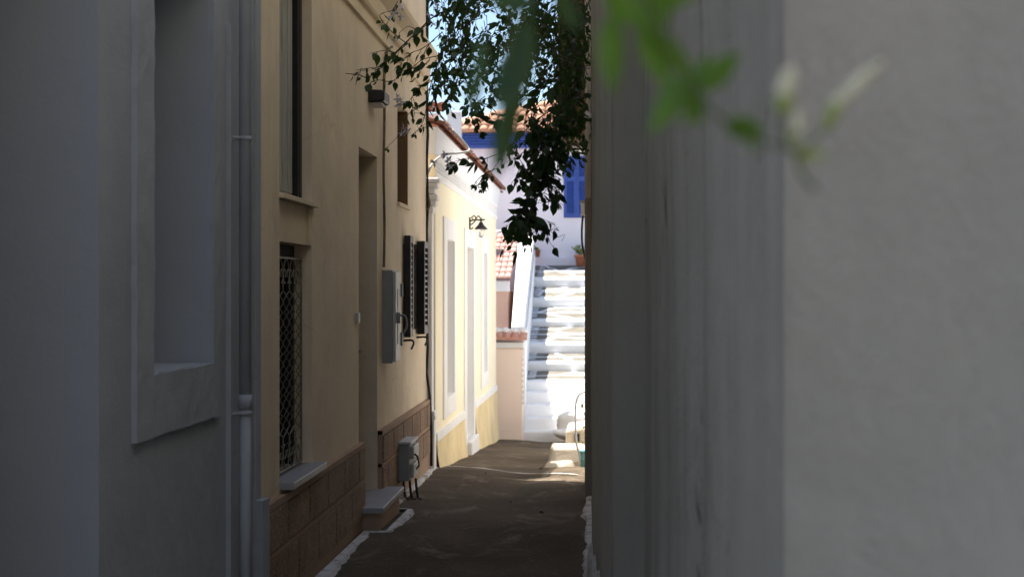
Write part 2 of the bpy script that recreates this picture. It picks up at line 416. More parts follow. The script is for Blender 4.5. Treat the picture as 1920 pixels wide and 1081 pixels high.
o = obj('cable_trunking', bm, M['pipe_white']); o['label'] = 'slim white cable trunking running up beside the white downpipe'; o['category'] = 'cable cover'

# ------------------------------------------------------------------ cream house
XC = -1.6
cy0, cy1 = yc + .035, yx(800, XC)
u0, u1 = yx(524, XC), yx(584.5, XC)          # upper window / barred window
zu = zx(524, 360, XC); zl = zx(524, 452, XC); zs_ = zx(524, 905, XC)
d0, d1 = yx(672.5, XC), yx(707, XC); dz0, dz1 = .14, 2.552
b0, b1 = yx(745, XC), yx(765, XC); bz0 = zx(745, 379, XC); bz1 = zx(745, 192, XC)
s0, s1 = yx(759, XC), yx(786, XC); sz0 = zx(765, 620, XC); sz1 = zx(765, 455, XC)
t = thing('cream_house', 'tall cream plastered house with brown stone plinth and barred window', 'house', (XC, 10, 0))
holes = [(u0, u1, zu + .002, 3.28, .13), (u0, u1, zs_, zl, .10), (u0, u1, zl + .0, zu - .03, .018), (d0, d1, dz0, dz1, .16), (b0, b1, bz0, bz1, .14), (s0, s1, sz0, sz1, .10)]
bm = facade(NB(), XC, cy0, cy1, -.5, 9.0, holes, -8)
quad(bm, ((XC - .018, u0, zl), (XC - .018, u1, zl), (XC - .018, u1, zu - .03), (XC - .018, u0, zu - .03)))
obj('wall', bm, [M['cream']], t)
# belt cornice
bm = NB(); prof = [(0, 3.42), (.022, 3.42), (.022, 3.435), (.012, 3.44), (.012, 3.52), (.035, 3.525), (.045, 3.545), (.03, 3.56), (.04, 3.66), (.075, 3.70), (.11, 3.74), (.12, 3.775), (.0, 3.80)]
def run(bm, X, prof, y0, y1, mi=0, ny=1):
    for (a, b), (c, d) in zip(prof, prof[1:]):
        quad(bm, ((X + a, y0, b), (X + a, y1, b), (X + c, y1, d), (X + c, y0, d)), mi)
    for yy in (y0, y1):
        bm.faces.new([bm.verts.new((X + a, yy, b)) for a, b in prof]).material_index = mi
    return bm
run(bm, XC, prof, cy0, cy1 + .01); obj('cornice', bm, M['cream_trim'], t)
# upper window
w = obj('window', B(XC - .15, XC - .125, u0 - .01, u1 + .01, zu - .01, 3.29), M['black'], t)
bm = NB(); yb = u1 - .14
box(bm, XC - .122, XC - .085, u0 + .005, yb, zu + .03, 3.27)
for k in range(5):
    ya = u0 + .012 + k * (yb - u0 - .02) / 5; box(bm, XC - .0855, XC - .076, ya, ya + (yb - u0 - .02) / 5 - .014, zu + .035, 3.26)
for k in ():
    hexa(bm, [(XC - .084, u0 + .05, z), (XC - .070, u0 + .05, z - .012), (XC - .070, yb - .05, z - .012), (XC - .084, yb - .05, z), (XC - .084, u0 + .05, z + .008), (XC - .066, u0 + .05, z - .004), (XC - .066, yb - .05, z - .004), (XC - .084, yb - .05, z + .008)])
obj('shutter', bm, M['old_shutter'], w)
obj('frame', B(XC - .1, XC - .055, u1 - .06, u1 - .004, zu + .005, 3.27), M['black'], w); obj('mullion', B(XC - .1, XC - .055, yb + .03, yb + .06, zu + .005, 3.27), M['black'], w)
obj('sill', hexa(NB(), [(XC - .1, u0 - .01, zu - .03), (XC + .028, u0 - .01, zu - .03), (XC + .028, u1 + .06, zu - .03), (XC - .1, u1 + .06, zu - .03), (XC - .1, u0 - .01, zu), (XC + .028, u0 - .01, zu - .004), (XC + .028, u1 + .06, zu - .004), (XC - .1, u1 + .06, zu)]), M['cream_trim'], w, bevel=.003)
# barred window
w = obj('window', B(XC - .16, XC - .14, u0 - .01, u1 + .01, zs_ - .01, zl + .0), M['dark_glass'], t)
bm = NB(); box(bm, XC - .139, XC - .098, u0 + .002, u0 + .05, zs_ + .002, zl - .002); box(bm, XC - .139, XC - .098, u1 - .05, u1 - .002, zs_ + .002, zl - .002); box(bm, XC - .139, XC - .1, u0 + .05, u1 - .05, zl - .06, zl - .002)
obj('frame', bm, M['black'], w)
obj('sill', B(XC - .138, XC + .075, u0 - .005, u1 + .07, zs_ - .035, zs_ + .003), M['marble'], w, bevel=.004)
gr = NB(); GX = XC - .052; ga, gb = u0 + .01, u1 - .035; gz0, gz1 = zs_ + .02, zl - .075
bar = lambda pts, r=.0034: tube(gr, pts, r * .85, 5, 0, None, False)
bar([(GX, ga, gz0), (GX, gb, gz0)], .006); bar([(GX, ga, gz1), (GX, gb, gz1)], .009)
for yy in (ga, gb): bar([(GX, yy, gz0), (GX, yy, gz1)], .006)
nU, nV = 5, 14; cw = (gb - ga) / nU; ch = (gz1 - gz0 - .36) / nV; zz0 = gz0 + .18
for i in range(nU):                          # zigzag bars crossing into tall diamonds
    for s in (-1, 1): bar([(GX + s * .004, ga + cw * (i + .5) + s * cw * .5 * (1 if k % 2 else -1), zz0 + ch * k) for k in range(nV + 1)], .0040)
def scroll(cy, cz, r, a0, turns, sgn):
    pts = []
    for k in range(15):
        q = k / 14; a = a0 + sgn * q * turns * 2 * math.pi; rr = r * (1 - .75 * q)
        pts.append((GX, cy + rr * math.cos(a), cz + rr * math.sin(a)))
    bar(pts, .0042)
for zc, sg in ((gz0 + .09, 1), (gz1 - .09, -1)):
    for i in range(nU):
        yc_ = ga + cw * (i + .5)
        scroll(yc_ - cw * .22, zc, .045, math.pi / 2 * sg, .95, sg); scroll(yc_ + cw * .22, zc, .045, math.pi / 2 * sg, .95, -sg)
        pts = [(GX, yc_ - cw * .5, zc + .09 * sg), (GX, yc_ - cw * .45, zc), (GX, yc_ - cw * .3, zc - .06 * sg), (GX, yc_, zc - .085 * sg), (GX, yc_ + cw * .3, zc - .06 * sg), (GX, yc_ + cw * .45, zc), (GX, yc_ + cw * .5, zc + .09 * sg)]
        bar(spline(pts, 3), .0042)
obj('grille', gr, M['iron'], w)
# door and doorstep
d = obj('door', B(XC - .20, XC - .155, d0 - .01, d1 + .01, dz0 - .02, dz1 + .01), M['door'], t)
bm = NB()
for z0, z1 in ((.35, .95), (1.05, 1.75), (1.85, 2.4)): box(bm, XC - .156, XC - .14, d0 + .12, d1 - .12, z0, z1)
obj('panel', bm, M['door'], d, bevel=.006)
obj('frame', B(XC - .155, XC - .118, d0 + .002, d0 + .05, dz0 + .004, dz1 - .002), M['door'], d)
obj('handle', tube(NB(), [(XC - .15, d1 - .09, 1.15), (XC - .10, d1 - .09, 1.15), (XC - .10, d1 - .19, 1.15)], .009, 8), M['iron'], d)
st = obj('doorstep', B(XC - .02, -1.455, 9.42, 10.38, -.4, .105), M['plinth'], t)
obj('slab', B(XC - .13, -1.425, 9.38, 10.42, .105, .143), M['marble'], st, bevel=.004)
# window with brown timber lining
w = obj('window', B(XC - .16, XC - .135, b0 - .01, b1 + .01, bz0 - .01, bz1 + .01), M['brown_wood'], t)
for q in (b0 + .001, b1 - .022): obj('lining', B(XC - .135, XC - .003, q, q + .021, bz0 + .002, bz1 - .002), M['brown_wood'], w)
obj('sill', B(XC - .12, XC + .02, b0 - .01, b1 + .05, bz0 - .028, bz0 + .003), M['cream_trim'], w, bevel=.003)
# shuttered window with two black louvred leaves standing off the wall
w = obj('window', B(XC - .12, XC - .095, s0 - .01, s1 + .01, sz0 - .01, sz1 + .01), M['dark_glass'], t)
def leaf(y0, y1, z0, z1, x0, x1, mat2):
    bm = NB(); sw = .045
    box(bm, x0, x1, y0, y0 + sw, z0, z1); box(bm, x0, x1, y1 - sw, y1, z0, z1)
    box(bm, x0, x1, y0 + sw, y1 - sw, z0, z0 + .06); box(bm, x0, x1, y0 + sw, y1 - sw, z1 - .06, z1)
    l = obj('shutter', bm, [M['shutter_black']], w, bevel=.003)
    bm = NB(); n = 14; h = (z1 - z0 - .12) / n
    for k in range(n):
        z = z0 + .06 + h * k
        hexa(bm, [(x0 + .006, y0 + sw, z + h * .55), (x1 - .004, y0 + sw, z), (x1 - .004, y1 - sw, z), (x0 + .006, y1 - sw, z + h * .55), (x0 + .006, y0 + sw, z + h * .75), (x1 - .004, y0 + sw, z + h * .3), (x1 - .004, y1 - sw, z + h * .3), (x0 + .006, y1 - sw, z + h * .75)])
    obj('louvre', bm, mat2, l)
    bm = NB(); box(bm, x0 - .012, x0 - .001, y0 + .05, y1 - .05, z0 + .07, z1 - .07); obj('backing', bm, M['shutter_black'], l)
    for zz in (z0 + .15, z1 - .18):
        bm = NB(); box(bm, XC - .002, x1 - .01, y1 - .004, y1 + .03, zz, zz + .045); obj('hinge', bm, M['black'], l)
    bm = NB(); tube(bm, spline([(XC - .01, y0 + .05, z0 - .03), (x1 + .0, y0 + .05, z0 - .025), (x1 + .02, y0 + .04, z0 - .05), (x1 + .0, y0 + .03, z0 - .10)], 4), .009, 6); obj('stay', bm, M['black'], l)
XS0, XS1 = XC + .012, XC + .066
leaf(yx(755, XC) + .0, yx(755, XC) + .19, zx(755, 632, XC), zx(755, 441, XC), XS0, XS1, M['shutter_black'])
leaf(yx(779, XC) + .02, yx(779, XC) + .31, zx(781, 626, XC), zx(781, 452, XC), XS0, XS1 + .012, M['shutter_brown'])
# plinth of hammered blocks
bm = NB()
def plinth_run(y0, y1, seed):
    rnd = random.Random(seed)
    box(bm, XC - .05, XC + .030, y0, y1, -.5, .563)
    box(bm, XC - .05, XC + .038, y0, y1, .535, .5635 + .004)
    box(bm, XC - .05, XC + .036, y0, y1, .300, .325)
    for z0, z1, off in ((.335, .525, .0), (.075, .292, .28)):
        y = y0 - off + .03
        while y < y1:
            a, b = max(y, y0 + .012), min(y + .50, y1 - .012)
            if b - a > .05: box(bm, XC, XC + .041, a, b, z0, z1, 1)
            y += .535
plinth_run(cy0 + .0, d0 - .02 + .06, 1); plinth_run(d1 + .03, cy1 + .0, 2)
obj('plinth', bm, [M['plinth'], M['block']], t)

# things fixed to the cream house
p = on_x(702, 190, XC)
t = thing('wall_lamp', 'small black box shaped wall lamp high on the cream wall', 'lamp', (XC, p.y, p.z))
ya, yb_ = yx(690, XC), yx(690, XC) + .26; za, zb = p.z - .045, p.z + .05
bm = NB(); xf = XC + .115
hexa(bm, [(XC - .002, ya, za), (xf, ya, za + .01), (xf, yb_, za + .01), (XC - .002, yb_, za), (XC - .002, ya, zb), (xf, ya, zb - .008), (xf, yb_, zb - .008), (XC - .002, yb_, zb)])
obj('housing', bm, M['black'], t, bevel=.014, segs=3)
bm = NB(); box(bm, XC + .004, xf - .02, ya + .02, yb_ - .02, za - .012, za + .003); obj('diffuser', bm, M['pale_box'], t, bevel=.006)

ya = yx(716.5, XC); yb_ = ya + .29; za, zb = zx(717, 683, XC) + .01, zx(717, 506, XC)
t = thing('meter_cabinet', 'tall grey electricity cabinet on the cream wall beside the black shutters', 'utility box', (XC, ya, za))
X2 = XC + .078
obj('body', B(XC - .002, X2, ya, yb_, za, zb), M['grey_box'], t, bevel=.004)
dr = obj('door', B(X2, X2 + .022, ya + .01, yb_ - .01, za + .012, zb - .012), M['pale_box'], t, bevel=.004)
obj('panel', B(X2 + .022, X2 + .026, ya + .10, yb_ - .10, za + .14, zb - .14), M['grey_box'], dr)
zm = (za + zb) / 2 - .02
bm = NB(); box(bm, X2 + .02, X2 + .05, ya + .05, ya + .10, zm - .03, zm + .05); tube(bm, spline([(X2 + .05, ya + .075, zm + .03), (X2 + .085, ya + .08, zm + .02), (X2 + .095, ya + .085, zm - .05), (X2 + .07, ya + .085, zm - .11)], 5), .008, 8)
obj('handle', bm, M['grey_box'], dr)
for zz in (za + .12, zb - .2): obj('hinge', B(X2 + .004, X2 + .036, yb_ - .012, yb_ + .02, zz, zz + .10), M['grey_box'], dr, bevel=.004)

ya = yx(745, XC + .03); za, zb = zx(747, 893, XC), zx(747, 826, XC); yb_ = ya + .42; X2 = XC + .125
t = thing('meter_box', 'low grey meter box with gauges on the brown plinth near the kerb', 'utility box', (XC, ya, za))
obj('body', B(XC + .02, X2, ya, yb_, za, zb), M['grey_box'], t, bevel=.006)
obj('lid', B(XC + .02, X2 + .015, ya - .01, yb_ + .01, zb, zb + .022), M['pale_box'], t, bevel=.005)
obj('meter', B(X2, X2 + .03, ya + .05, yb_ - .05, zb - .12, zb - .02), M['pale_box'], t, bevel=.006)
obj('meter', B(X2, X2 + .03, ya + .05, yb_ - .08, za + .02, za + .13), M['pale_box'], t, bevel=.006)
bm = tube(NB(), spline([(X2 + .01, ya + .08, zb - .07), (X2 + .05, ya + .09, zb - .10), (X2 + .055, ya + .16, zb - .17), (X2 + .05, ya + .2, za + .1), (X2 + .01, ya + .18, za + .05)], 5), .007, 6); obj('hose', bm, M['black'], t)
bm = NB()
for k in range(3):
    x = XC + .07 + k * .045; tube(bm, spline([(x, ya + .06 + k * .03, za + .01), (x + .005, ya + .06 + k * .03, za - .06), (x + .02, ya + .05 + k * .03, za - .14), (x + .05, ya + .03, gz(ya) + .0)], 5), .010, 6)
obj('cable', bm, M['wire'], t)

t0 = on_x(720, 500, XC + .018)
X = XC + .017; pts = [on_x(735, 88, XC + .03), on_x(728, 93, X), on_x(722, 110, X), on_x(720.5, 140, X)] + [on_x(720 + .8 * math.sin(k), 160 + k * 34, X) for k in range(11)]
pts = [Vector((p.x, min(p.y, t0.y + .35), p.z)) for p in pts]
o = obj('conduit', tube(NB(), spline(pts, 3), .010, 8), M['conduit']); o['label'] = 'thin brown conduit bent at its top running down the cream wall'; o['category'] = 'conduit'
o = obj('door_bell', B(XC - .001, XC + .022, yx(666, XC), yx(666, XC) + .07, zx(666, 606, XC), zx(666, 586, XC)), M['pale_box'], bevel=.005); o['label'] = 'small pale door bell box on the cream wall beside the doorway'; o['category'] = 'door bell'

# corner cables and white corner pipe between the houses
Yk = cy1
bm = NB(); pts = [(XC + .014, Yk - .05, 4.4)] + [(XC + .012 + .006 * math.sin(k * 2.1), Yk - .05, 3.9 - k * .22) for k in range(15)] + [(XC + .035, Yk - .05, .60), (XC + .05, Yk - .05, .3), (XC + .05, Yk - .06, -.05)]
o = obj('power_cable', tube(bm, pts, .013, 6), M['wire']); o['label'] = 'thick black cable running down the far corner of the cream house'; o['category'] = 'cable'
t = thing('corner_pipe', 'white painted square pipe with a swollen foot at the yellow house corner', 'drainpipe', (XC, Yk + .1, 0))
obj('pipe', B(XC - .03, XC + .048, Yk + .03, Yk + .16, zx(806, 775, XC + .04), 2.35), M['white'], t, bevel=.012)
bm = NB(); zt = zx(806, 772, XC + .04)
for a, z0, z1 in ((.050, -.4, zt - .08), (.060, zt - .08, zt - .04), (.052, zt - .04, zt)): box(bm, XC - .03, XC + a + .022, Yk + .012, Yk + .175, z0, z1)
obj('foot', bm, M['white'], t, bevel=.01)
bm = NB(); z = 2.30
for a, h in ((.06, .07), (.085, .05), (.10, .06), (.075, .05), (.10, .05), (.12, .05)):
    box(bm, XC - .03, XC + a, Yk + .02, Yk + .18, z, z + h); z += h + .002
obj('capital', bm, M['white'], t, bevel=.014)

# ------------------------------------------------------------------ yellow house
XY = -1.545
yy0, yy1 = Yk + .24, yx(930, XY)
t = thing('yellow_house', 'low sunlit yellow house with white window surrounds and tiled eave', 'house', (XY, 17, -.3))
ops = [(836, 850, .49, 2.10), (873.5, 886.5, -.20, 2.09), (905, 912, .46, 2.08)]
frs = [(830, 853.5, .29, 2.32), (869.5, 889.5, None, 2.30), (901, 914.5, .27, 2.29)]
holes = [(yx(a, XY), yx(b, XY), z0, z1, .2) for a, b, z0, z1 in ops]
bm = facade(NB(), XY, yy0, yy1, -1.3, 3.05, holes, -7, jmi=1)
obj('wall', bm, [M['yellow'], M['white_jamb_far']], t)
for k, ((a, b, z0, z1), (fa, fb, fz0, fz1)) in enumerate(zip(ops, frs)):
    A, Bb, FA, FB = yx(a, XY), yx(b, XY), yx(fa, XY), yx(fb, XY); x1 = XY + .018
    if fz0 is None:
        w = obj('door', B(XY - .23, XY - .19, A - .01, Bb + .01, z0 - .02, z1 + .01), M['pale_box'], t)
        fz0 = gz(A) + .10
    else:
        w = obj('window', B(XY - .23, XY - .19, A - .01, Bb + .01, z0 - .01, z1 + .01), M['pale_box'], t)
    bm = NB(); box(bm, XY - .001, x1, FA, A - .001, fz0, fz1); box(bm, XY - .001, x1 - .0012, Bb + .001, FB, fz0, fz1)
    box(bm, XY - .001, x1 + .001, A - .001, Bb + .001, z1, fz1 - .002)
    if k != 1: box(bm, XY - .001, x1 + .001, A - .001, Bb + .001, fz0 + .002, z0)
    obj('frame', bm, M['white'], w, bevel=.004)
FA, FB = yx(869.5, XY), yx(889.5, XY)
bm = NB(); zb_ = lambda y: .218 - (y - 13.7) * .0097
for a, b in ((yy0, FA), (FB, yy1)):
    hexa(bm, [(XY - .01, a, zb_(a) - .083), (XY + .024, a, zb_(a) - .083), (XY + .024, b, zb_(b) - .083), (XY - .01, b, zb_(b) - .083), (XY - .01, a, zb_(a)), (XY + .02, a, zb_(a)), (XY + .02, b, zb_(b)), (XY - .01, b, zb_(b))])
obj('band', bm, M['white'], t, bevel=.004)
bm = NB()
for a, b in ((yy0 + .001, FA - .002), (FB + .002, yy1 - .002)):
    n = int((b - a) / .12); rr = random.Random(5); prev = None
    for i in range(n + 1):
        y = a + (b - a) * i / n; cur = []
        for j in range(7):
            q = j / 6; z = (gz(y) - .08) + (zb_(y) - .085 - gz(y) + .08) * q
            cur.append(bm.verts.new((XY + .012 + .055 * (1 - q) ** 2.5 + rr.uniform(0, .008), y, z)))
        if prev:
            for j in range(6): bm.faces.new((prev[j], cur[j], cur[j + 1], prev[j + 1])).smooth = True
        prev = cur
obj('base', bm, M['yellow_base'], t)
st = obj('doorstep', B(XY - .02, XY + .075, yx(874, XY) - .02, yx(886, XY) + .10, -1, -.20), M['white'], t, bevel=.012)
bm = NB(); run(bm, XY, [(0, 2.64), (.012, 2.645), (.018, 2.67), (.022, 2.70), (.006, 2.705), (.006, 2.83), (.02, 2.835), (.026, 2.86), (.02, 2.875), (.0, 2.88)], yy0 - .01, yy1 + .02)
co = obj('cornice', bm, M['white'], t)
bm = NB(); y = yy0
while y < yy1 - .05:
    for z in (2.715, 2.752, 2.789): box(bm, XY + .005, XY + .016, y + (.0 if z != 2.752 else .035), y + .035 + (.0 if z != 2.752 else .035), z, z + .026)
    y += .07
obj('dentils', bm, M['white'], co)
bm = NB(); run(bm, XY, [(0, 2.88), (.006, 2.90), (.010, 2.96), (.016, 3.02), (.014, 3.024), (.022, 3.08), (.034, 3.125), (0, 3.13)], yy0 - .02, yy1 + .5)
obj('cove', bm, M['white_cove'], t)
rf = obj('roof', hexa(NB(), [(XY, yy0 - .02, 3.131), (XY + .03, yy0 - .02, 3.131), (XY + .03, yy1 + 1.2, 3.131), (XY, yy1 + 1.2, 3.131), (-7, yy0 - .02, 4.9), (XY + .03, yy0 - .02, 3.150), (XY + .03, yy1 + 1.2, 3.150), (-7, yy1 + 1.2, 4.9)]), M['tile_edge'], t)
bm = NB(); nn = int((yy1 + 1.5 - yy0) / .17); 
tiles(bm, (XY + .045, yy0 - .02, 3.135), (0, .15, 0), (-.34, 0, .13), int((yy1 + 1.2 - yy0) / .15), 3, 0, .062)
obj('eave_tiles', bm, M['tile_edge'], rf)
bm = NB(); hexa(bm, [(XY - .5, yy0 - .06, 2.88), (XY + .0, yy0 - .06, 2.88), (XY + .0, yy0 + .02, 2.88), (XY - .5, yy0 + .02, 2.88), (XY - .5, yy0 - .06, 3.13), (XY + .03, yy0 - .06, 3.13), (XY + .03, yy0 - .015, 3.13), (XY - .5, yy0 - .015, 3.13)])
obj('eave_end', bm, M['white_cove'], t)
# lantern on the yellow house
p = on_x(880, 418, XY)
t = thing('wall_lantern', 'black wrought iron lantern with glass globe above the yellow house door', 'lamp', (XY, p.y, p.z))
y = p.y; bm = NB(); box(bm, XY - .002, XY + 0.0156, y - .03, y + .03, p.z - 0.0780, p.z + 0.0702); obj('wall_plate', bm, M['black'], t, bevel=.006)
bm = NB()
tube(bm, spline([(XY + 0.0078, y, p.z + 0.0234), (XY + 0.0624, y + .0, p.z + 0.0390), (XY + 0.1404, y, p.z + 0.0351), (XY + 0.1872, y, p.z + 0.0429)], 5), .010, 8)
tube(bm, spline([(XY + 0.0078, y, p.z - 0.0234), (XY + 0.0468, y, p.z + 0.0000), (XY + 0.0780, y, p.z + 0.0468), (XY + 0.0624, y, p.z + 0.0858), (XY + 0.0312, y, p.z + 0.0702), (XY + 0.0390, y, p.z + 0.0468)], 6), .008, 8)
tube(bm, spline([(XY + 0.0780, y, p.z + 0.0468), (XY + 0.1092, y, p.z + 0.0858), (XY + 0.1404, y, p.z + 0.0468)], 6), .007, 8)
tube(bm, spline([(XY + 0.0078, y, p.z - 0.0624), (XY + 0.0312, y, p.z - 0.0702), (XY + 0.0468, y, p.z - 0.0468)], 5), .007, 8)
tube(bm, [(XY + 0.1404, y, p.z + 0.0624), (XY + 0.1404, y, p.z + 0.0000)], .012, 8); obj('bracket', bm, M['black'], t)
bm = NB(); lathe(bm, (XY + 0.1404, y, p.z), [(0.0094, 0.0156), (0.0234, 0.0078), (0.0312, -0.0156), (0.0780, -0.0663), (0.0819, -0.0780), (0.0764, -0.0780), (0.0234, -0.0312)], 20); obj('shade', bm, M['black'], t)
bm = NB(); lathe(bm, (XY + 0.1404, y, p.z), [(0.0429, -0.0780), (0.0484, -0.1092), (0.0429, -0.1404), (0.0234, -0.1677), (0.0062, -0.1755)], 20); obj('globe', bm, M['glass'], t)

# arching cable between the houses
bm = NB(); P = [on_x(797, 360, XC + .03)]
Ps = [at_y(797, 352, 13.2), at_y(802, 325, 13.2), at_y(815, 302, 13.3), at_y(835, 290, 13.45), at_y(858, 287, 13.6), at_y(876, 284, 13.7), at_y(879, 279, 13.75), at_y(866, 262, 13.75), at_y(848, 243, 13.75)]
o = obj('arched_cable', tube(bm, spline(Ps, 6), .011, 8), M['grey_conduit']); o['label'] = 'grey cable arching from the cream house corner to the tiled eave'; o['category'] = 'cable'
bm = NB(); P = [at_y(800, 372, 13.2), at_y(797, 340, 13.2), at_y(799, 385, 13.2), at_y(803, 392, 13.15), at_y(806, 380, 13.15), at_y(803, 365, 13.2), at_y(799, 340, 13.2)]
o = obj('cable_loop', tube(bm, spline(P, 6), .008, 6), M['conduit']); o['label'] = 'loose loop of brown cable hanging at the cream house corner'; o['category'] = 'cable'
bm = tube(NB(), [at_y(790, 180, 14.6), at_y(845, 236, 15.2)], .012, 6)
o = obj('aerial_pole', bm, M['grey_conduit']); o['label'] = 'thin grey pole slanting above the yellow house eave'; o['category'] = 'pole'

# ------------------------------------------------------------------ peach garden wall at the foot of the stairs
YP = 22.05
def xp(px, Y): return at_y(px, 540, Y).x
def zp(py, Y): return at_y(960, py, Y).z
x0, x1 = xp(925, YP), xp(980, YP)
t = thing('garden_wall', 'peach plastered garden wall capped with one row of red tiles', 'wall', (x0, YP, gz(YP)))
obj('wall', B(x0 - 2, x1, YP, YP + .3, -1.3, zp(652, YP)), M['pink'], t, bevel=.02)
obj('coping', B(x0 - 2, x1 + .02, YP - .03, YP + .33, zp(652, YP), zp(641, YP)), M['white'], t, bevel=.01)
bm = NB(); tiles(bm, (x0 - .6, YP - .09, zp(640, YP) + .01), (.125, 0, 0), (0, .26, .10), 9, 1, 0); obj('tile_row', bm, M['tile_pink'], t)
bm = NB(); box(bm, x0 - 2, x1 + .03, YP + .14, YP + .42, zp(641, YP), zp(618, YP) )
for k in range(5): lathe(bm, (x0 - .1 + k * .14, YP + .17, zp(619, YP)), [(.07, -.04), (.075, 0), (.05, .03), (.01, .045)], 10)
obj('ridge_mortar', bm, M['white'], t, bevel=.02)
bm = NB(); z = -.2
while z < zp(652, YP): box(bm, x1 - .002, x1 + .022, YP - .012, YP + .05, z, z + .045); z += .085
obj('tooth_edging', bm, M['white'], t)

# rose house behind it
YR = 29.5
x1r = -1.86
t = thing('rose_house', 'rose pink house with pale tiled roof behind the peach garden wall', 'house', (-2.5, YR, 0))
obj('wall', B(-6, x1r + .0, YR, YR + 4.0, -1, zp(546, YR)), M['rose'], t)
obj('fascia', B(-6, x1r + .02, YR - .05, YR + .2, zp(546, YR), zp(527, YR)), M['white'], t)
bm = NB(); nv = 9; A = Vector((-6, YR - .08, zp(524, YR))); Bz = zp(441, YR + 3.3); WR = 34 * .125; A.x = x1r + .05 - WR
dv = Vector((0, 3.38 / nv, (Bz - A.z) / nv)); 
quad(bm, (A, A + Vector((WR, 0, 0)), A + Vector((WR, 0, 0)) + dv * nv, A + dv * nv))
tiles(bm, A, (.125, 0, 0), dv, 34, nv, 0)
obj('roof', bm, M['tile'], t)
obj('ridge', B(-6, x1r + .02, YR + 3.22, YR + 3.5, Bz - .1, Bz + .12), M['white'], t, bevel=.03)

# ------------------------------------------------------------------ stepped street (stairway)
t = thing('stairway', 'broad whitewashed stone stairway climbing in sun at the end of the alley', 'stairs', (-.3, 22.3, gz(22.3)))
XR_ = 2.2
rs = [  # Y, y px of riser bottom, of riser top, left px
 (22.30, 826, 807, 968), (22.60, 806, 781.5, 970), (22.92, 780, 757.5, 983.5), (23.24, 755, 733.5, 985), (23.58, 732, 713, 985),
 (24.9, 694.5, 678, 986), (26.2, 661.3, 643.3, 988.5), (28.4, 611.5, 599.5, 991), (30.1, 575, 558.7, 998), (31.8, 537.3, 521.7, 1004.4)]
YF = 34.0
nxt = [r[0] for r in rs[1:]] + [YF]
for i, (Y, pb, pt, pl) in enumerate(rs):
    Xl = xp(pl, Y) - .12 if i not in (0, 1) else xp(pl, Y)
    zt = zp(pt, Y); zb = zp(pb, Y)
    Yn = nxt[i]; zn = zp(rs[i + 1][1], Yn) if i + 1 < len(rs) else zp(496, YF)
    rnd = random.Random(i); bm = NB(); n = 22
    sec = lambda x, w: [(Y + .035 + w, zb - .6), (Y + .02 + w, zb), (Y + w, zt - .045), (Y + .012 + w, zt - .012), (Y + .04 + w, zt), (Y + .17 + w * 2, zt + (zn - zt) * .1 + .003), (Y + .19, zb - .6)]
    prev = None; w = 0
    for k in range(n + 1):
        x = Xl + (XR_ - Xl) * k / n; w = w * .7 + rnd.uniform(-.016, .016)
        cur = [bm.verts.new((x, a, b + rnd.uniform(-.005, .005))) for a, b in sec(x, w)]
        if prev:
            for q in range(len(cur)): 
                f = bm.faces.new((prev[q], cur[q], cur[(q + 1) % len(cur)], prev[(q + 1) % len(cur)])); f.smooth = q in (1, 2, 3)
        else: bm.faces.new(cur)
        prev = cur
    bm.faces.new(prev)
    s = obj('step', bm, M['white'], t)
    bm = NB(); ya = Y + .10
    za_ = zt + (zn - zt) * (ya - Y) / (Yn - Y) - .004
    hexa(bm, [(Xl, ya, -1.6), (XR_, ya, -1.6), (XR_, Yn + .05, -1.6), (Xl, Yn + .05, -1.6), (Xl, ya, za_), (XR_, ya, za_), (XR_, Yn + .05, zn), (Xl, Yn + .05, zn)])
    if i >= 4:                                # short white stripes at the left end of each tread
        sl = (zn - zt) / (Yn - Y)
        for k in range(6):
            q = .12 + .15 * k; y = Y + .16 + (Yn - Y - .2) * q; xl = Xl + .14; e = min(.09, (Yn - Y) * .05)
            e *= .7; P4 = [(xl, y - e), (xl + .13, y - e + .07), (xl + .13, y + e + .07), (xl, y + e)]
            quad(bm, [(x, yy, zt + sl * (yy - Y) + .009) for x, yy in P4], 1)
    if i >= 5:                                # whitewashed line across the middle of the long treads
        ym = Y + (Yn - Y) * .5; zm = zt + (zn - zt) * .5
        pv = None
        for k in range(25):
            x = Xl + (XR_ - Xl) * k / 24; wv = rnd.uniform(-.02, .02)
            cur = [bm.verts.new((x, ym - .05 + wv, zm - (zn - zt) / (Yn - Y) * .05 + .008)), bm.verts.new((x, ym + .05 + wv, zm + (zn - zt) / (Yn - Y) * .05 + .008))]
            if pv: bm.faces.new((pv[0], cur[0], cur[1], pv[1])).material_index = 1
            pv = cur
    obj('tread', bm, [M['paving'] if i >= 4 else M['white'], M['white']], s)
# rounded whitewashed boulders at the right foot of the stairs
def lump(c, r, seed, mat, name, label, cat):
    bm = NB(); bmesh.ops.create_icosphere(bm, subdivisions=3, radius=1); rnd = random.Random(seed)
    ph = [rnd.uniform(0, 6) for _ in range(6)]
    for v in bm.verts:
        n = v.co.copy(); k = 1 + .10 * math.sin(3 * n.x + ph[0]) + .08 * math.sin(4 * n.y + ph[1]) + .07 * math.sin(5 * n.z + ph[2])
        v.co = Vector(c) + Vector((n.x * r[0], n.y * r[1], n.z * r[2])) * k
    o = obj(name, bm, mat, smooth=True); o['label'] = label; o['category'] = cat
lump(at_y(1085, 792, 21.9), (.42, .25, .20), 1, M['white'], 'whitewashed_boulder', 'rounded whitewashed boulder on the lowest steps, the upper of two', 'boulder')
lump(at_y(1080, 813, 21.7), (.34, .22, .13), 2, M['white'], 'whitewashed_boulder', 'flat whitewashed boulder at the right foot of the white stairs', 'boulder')

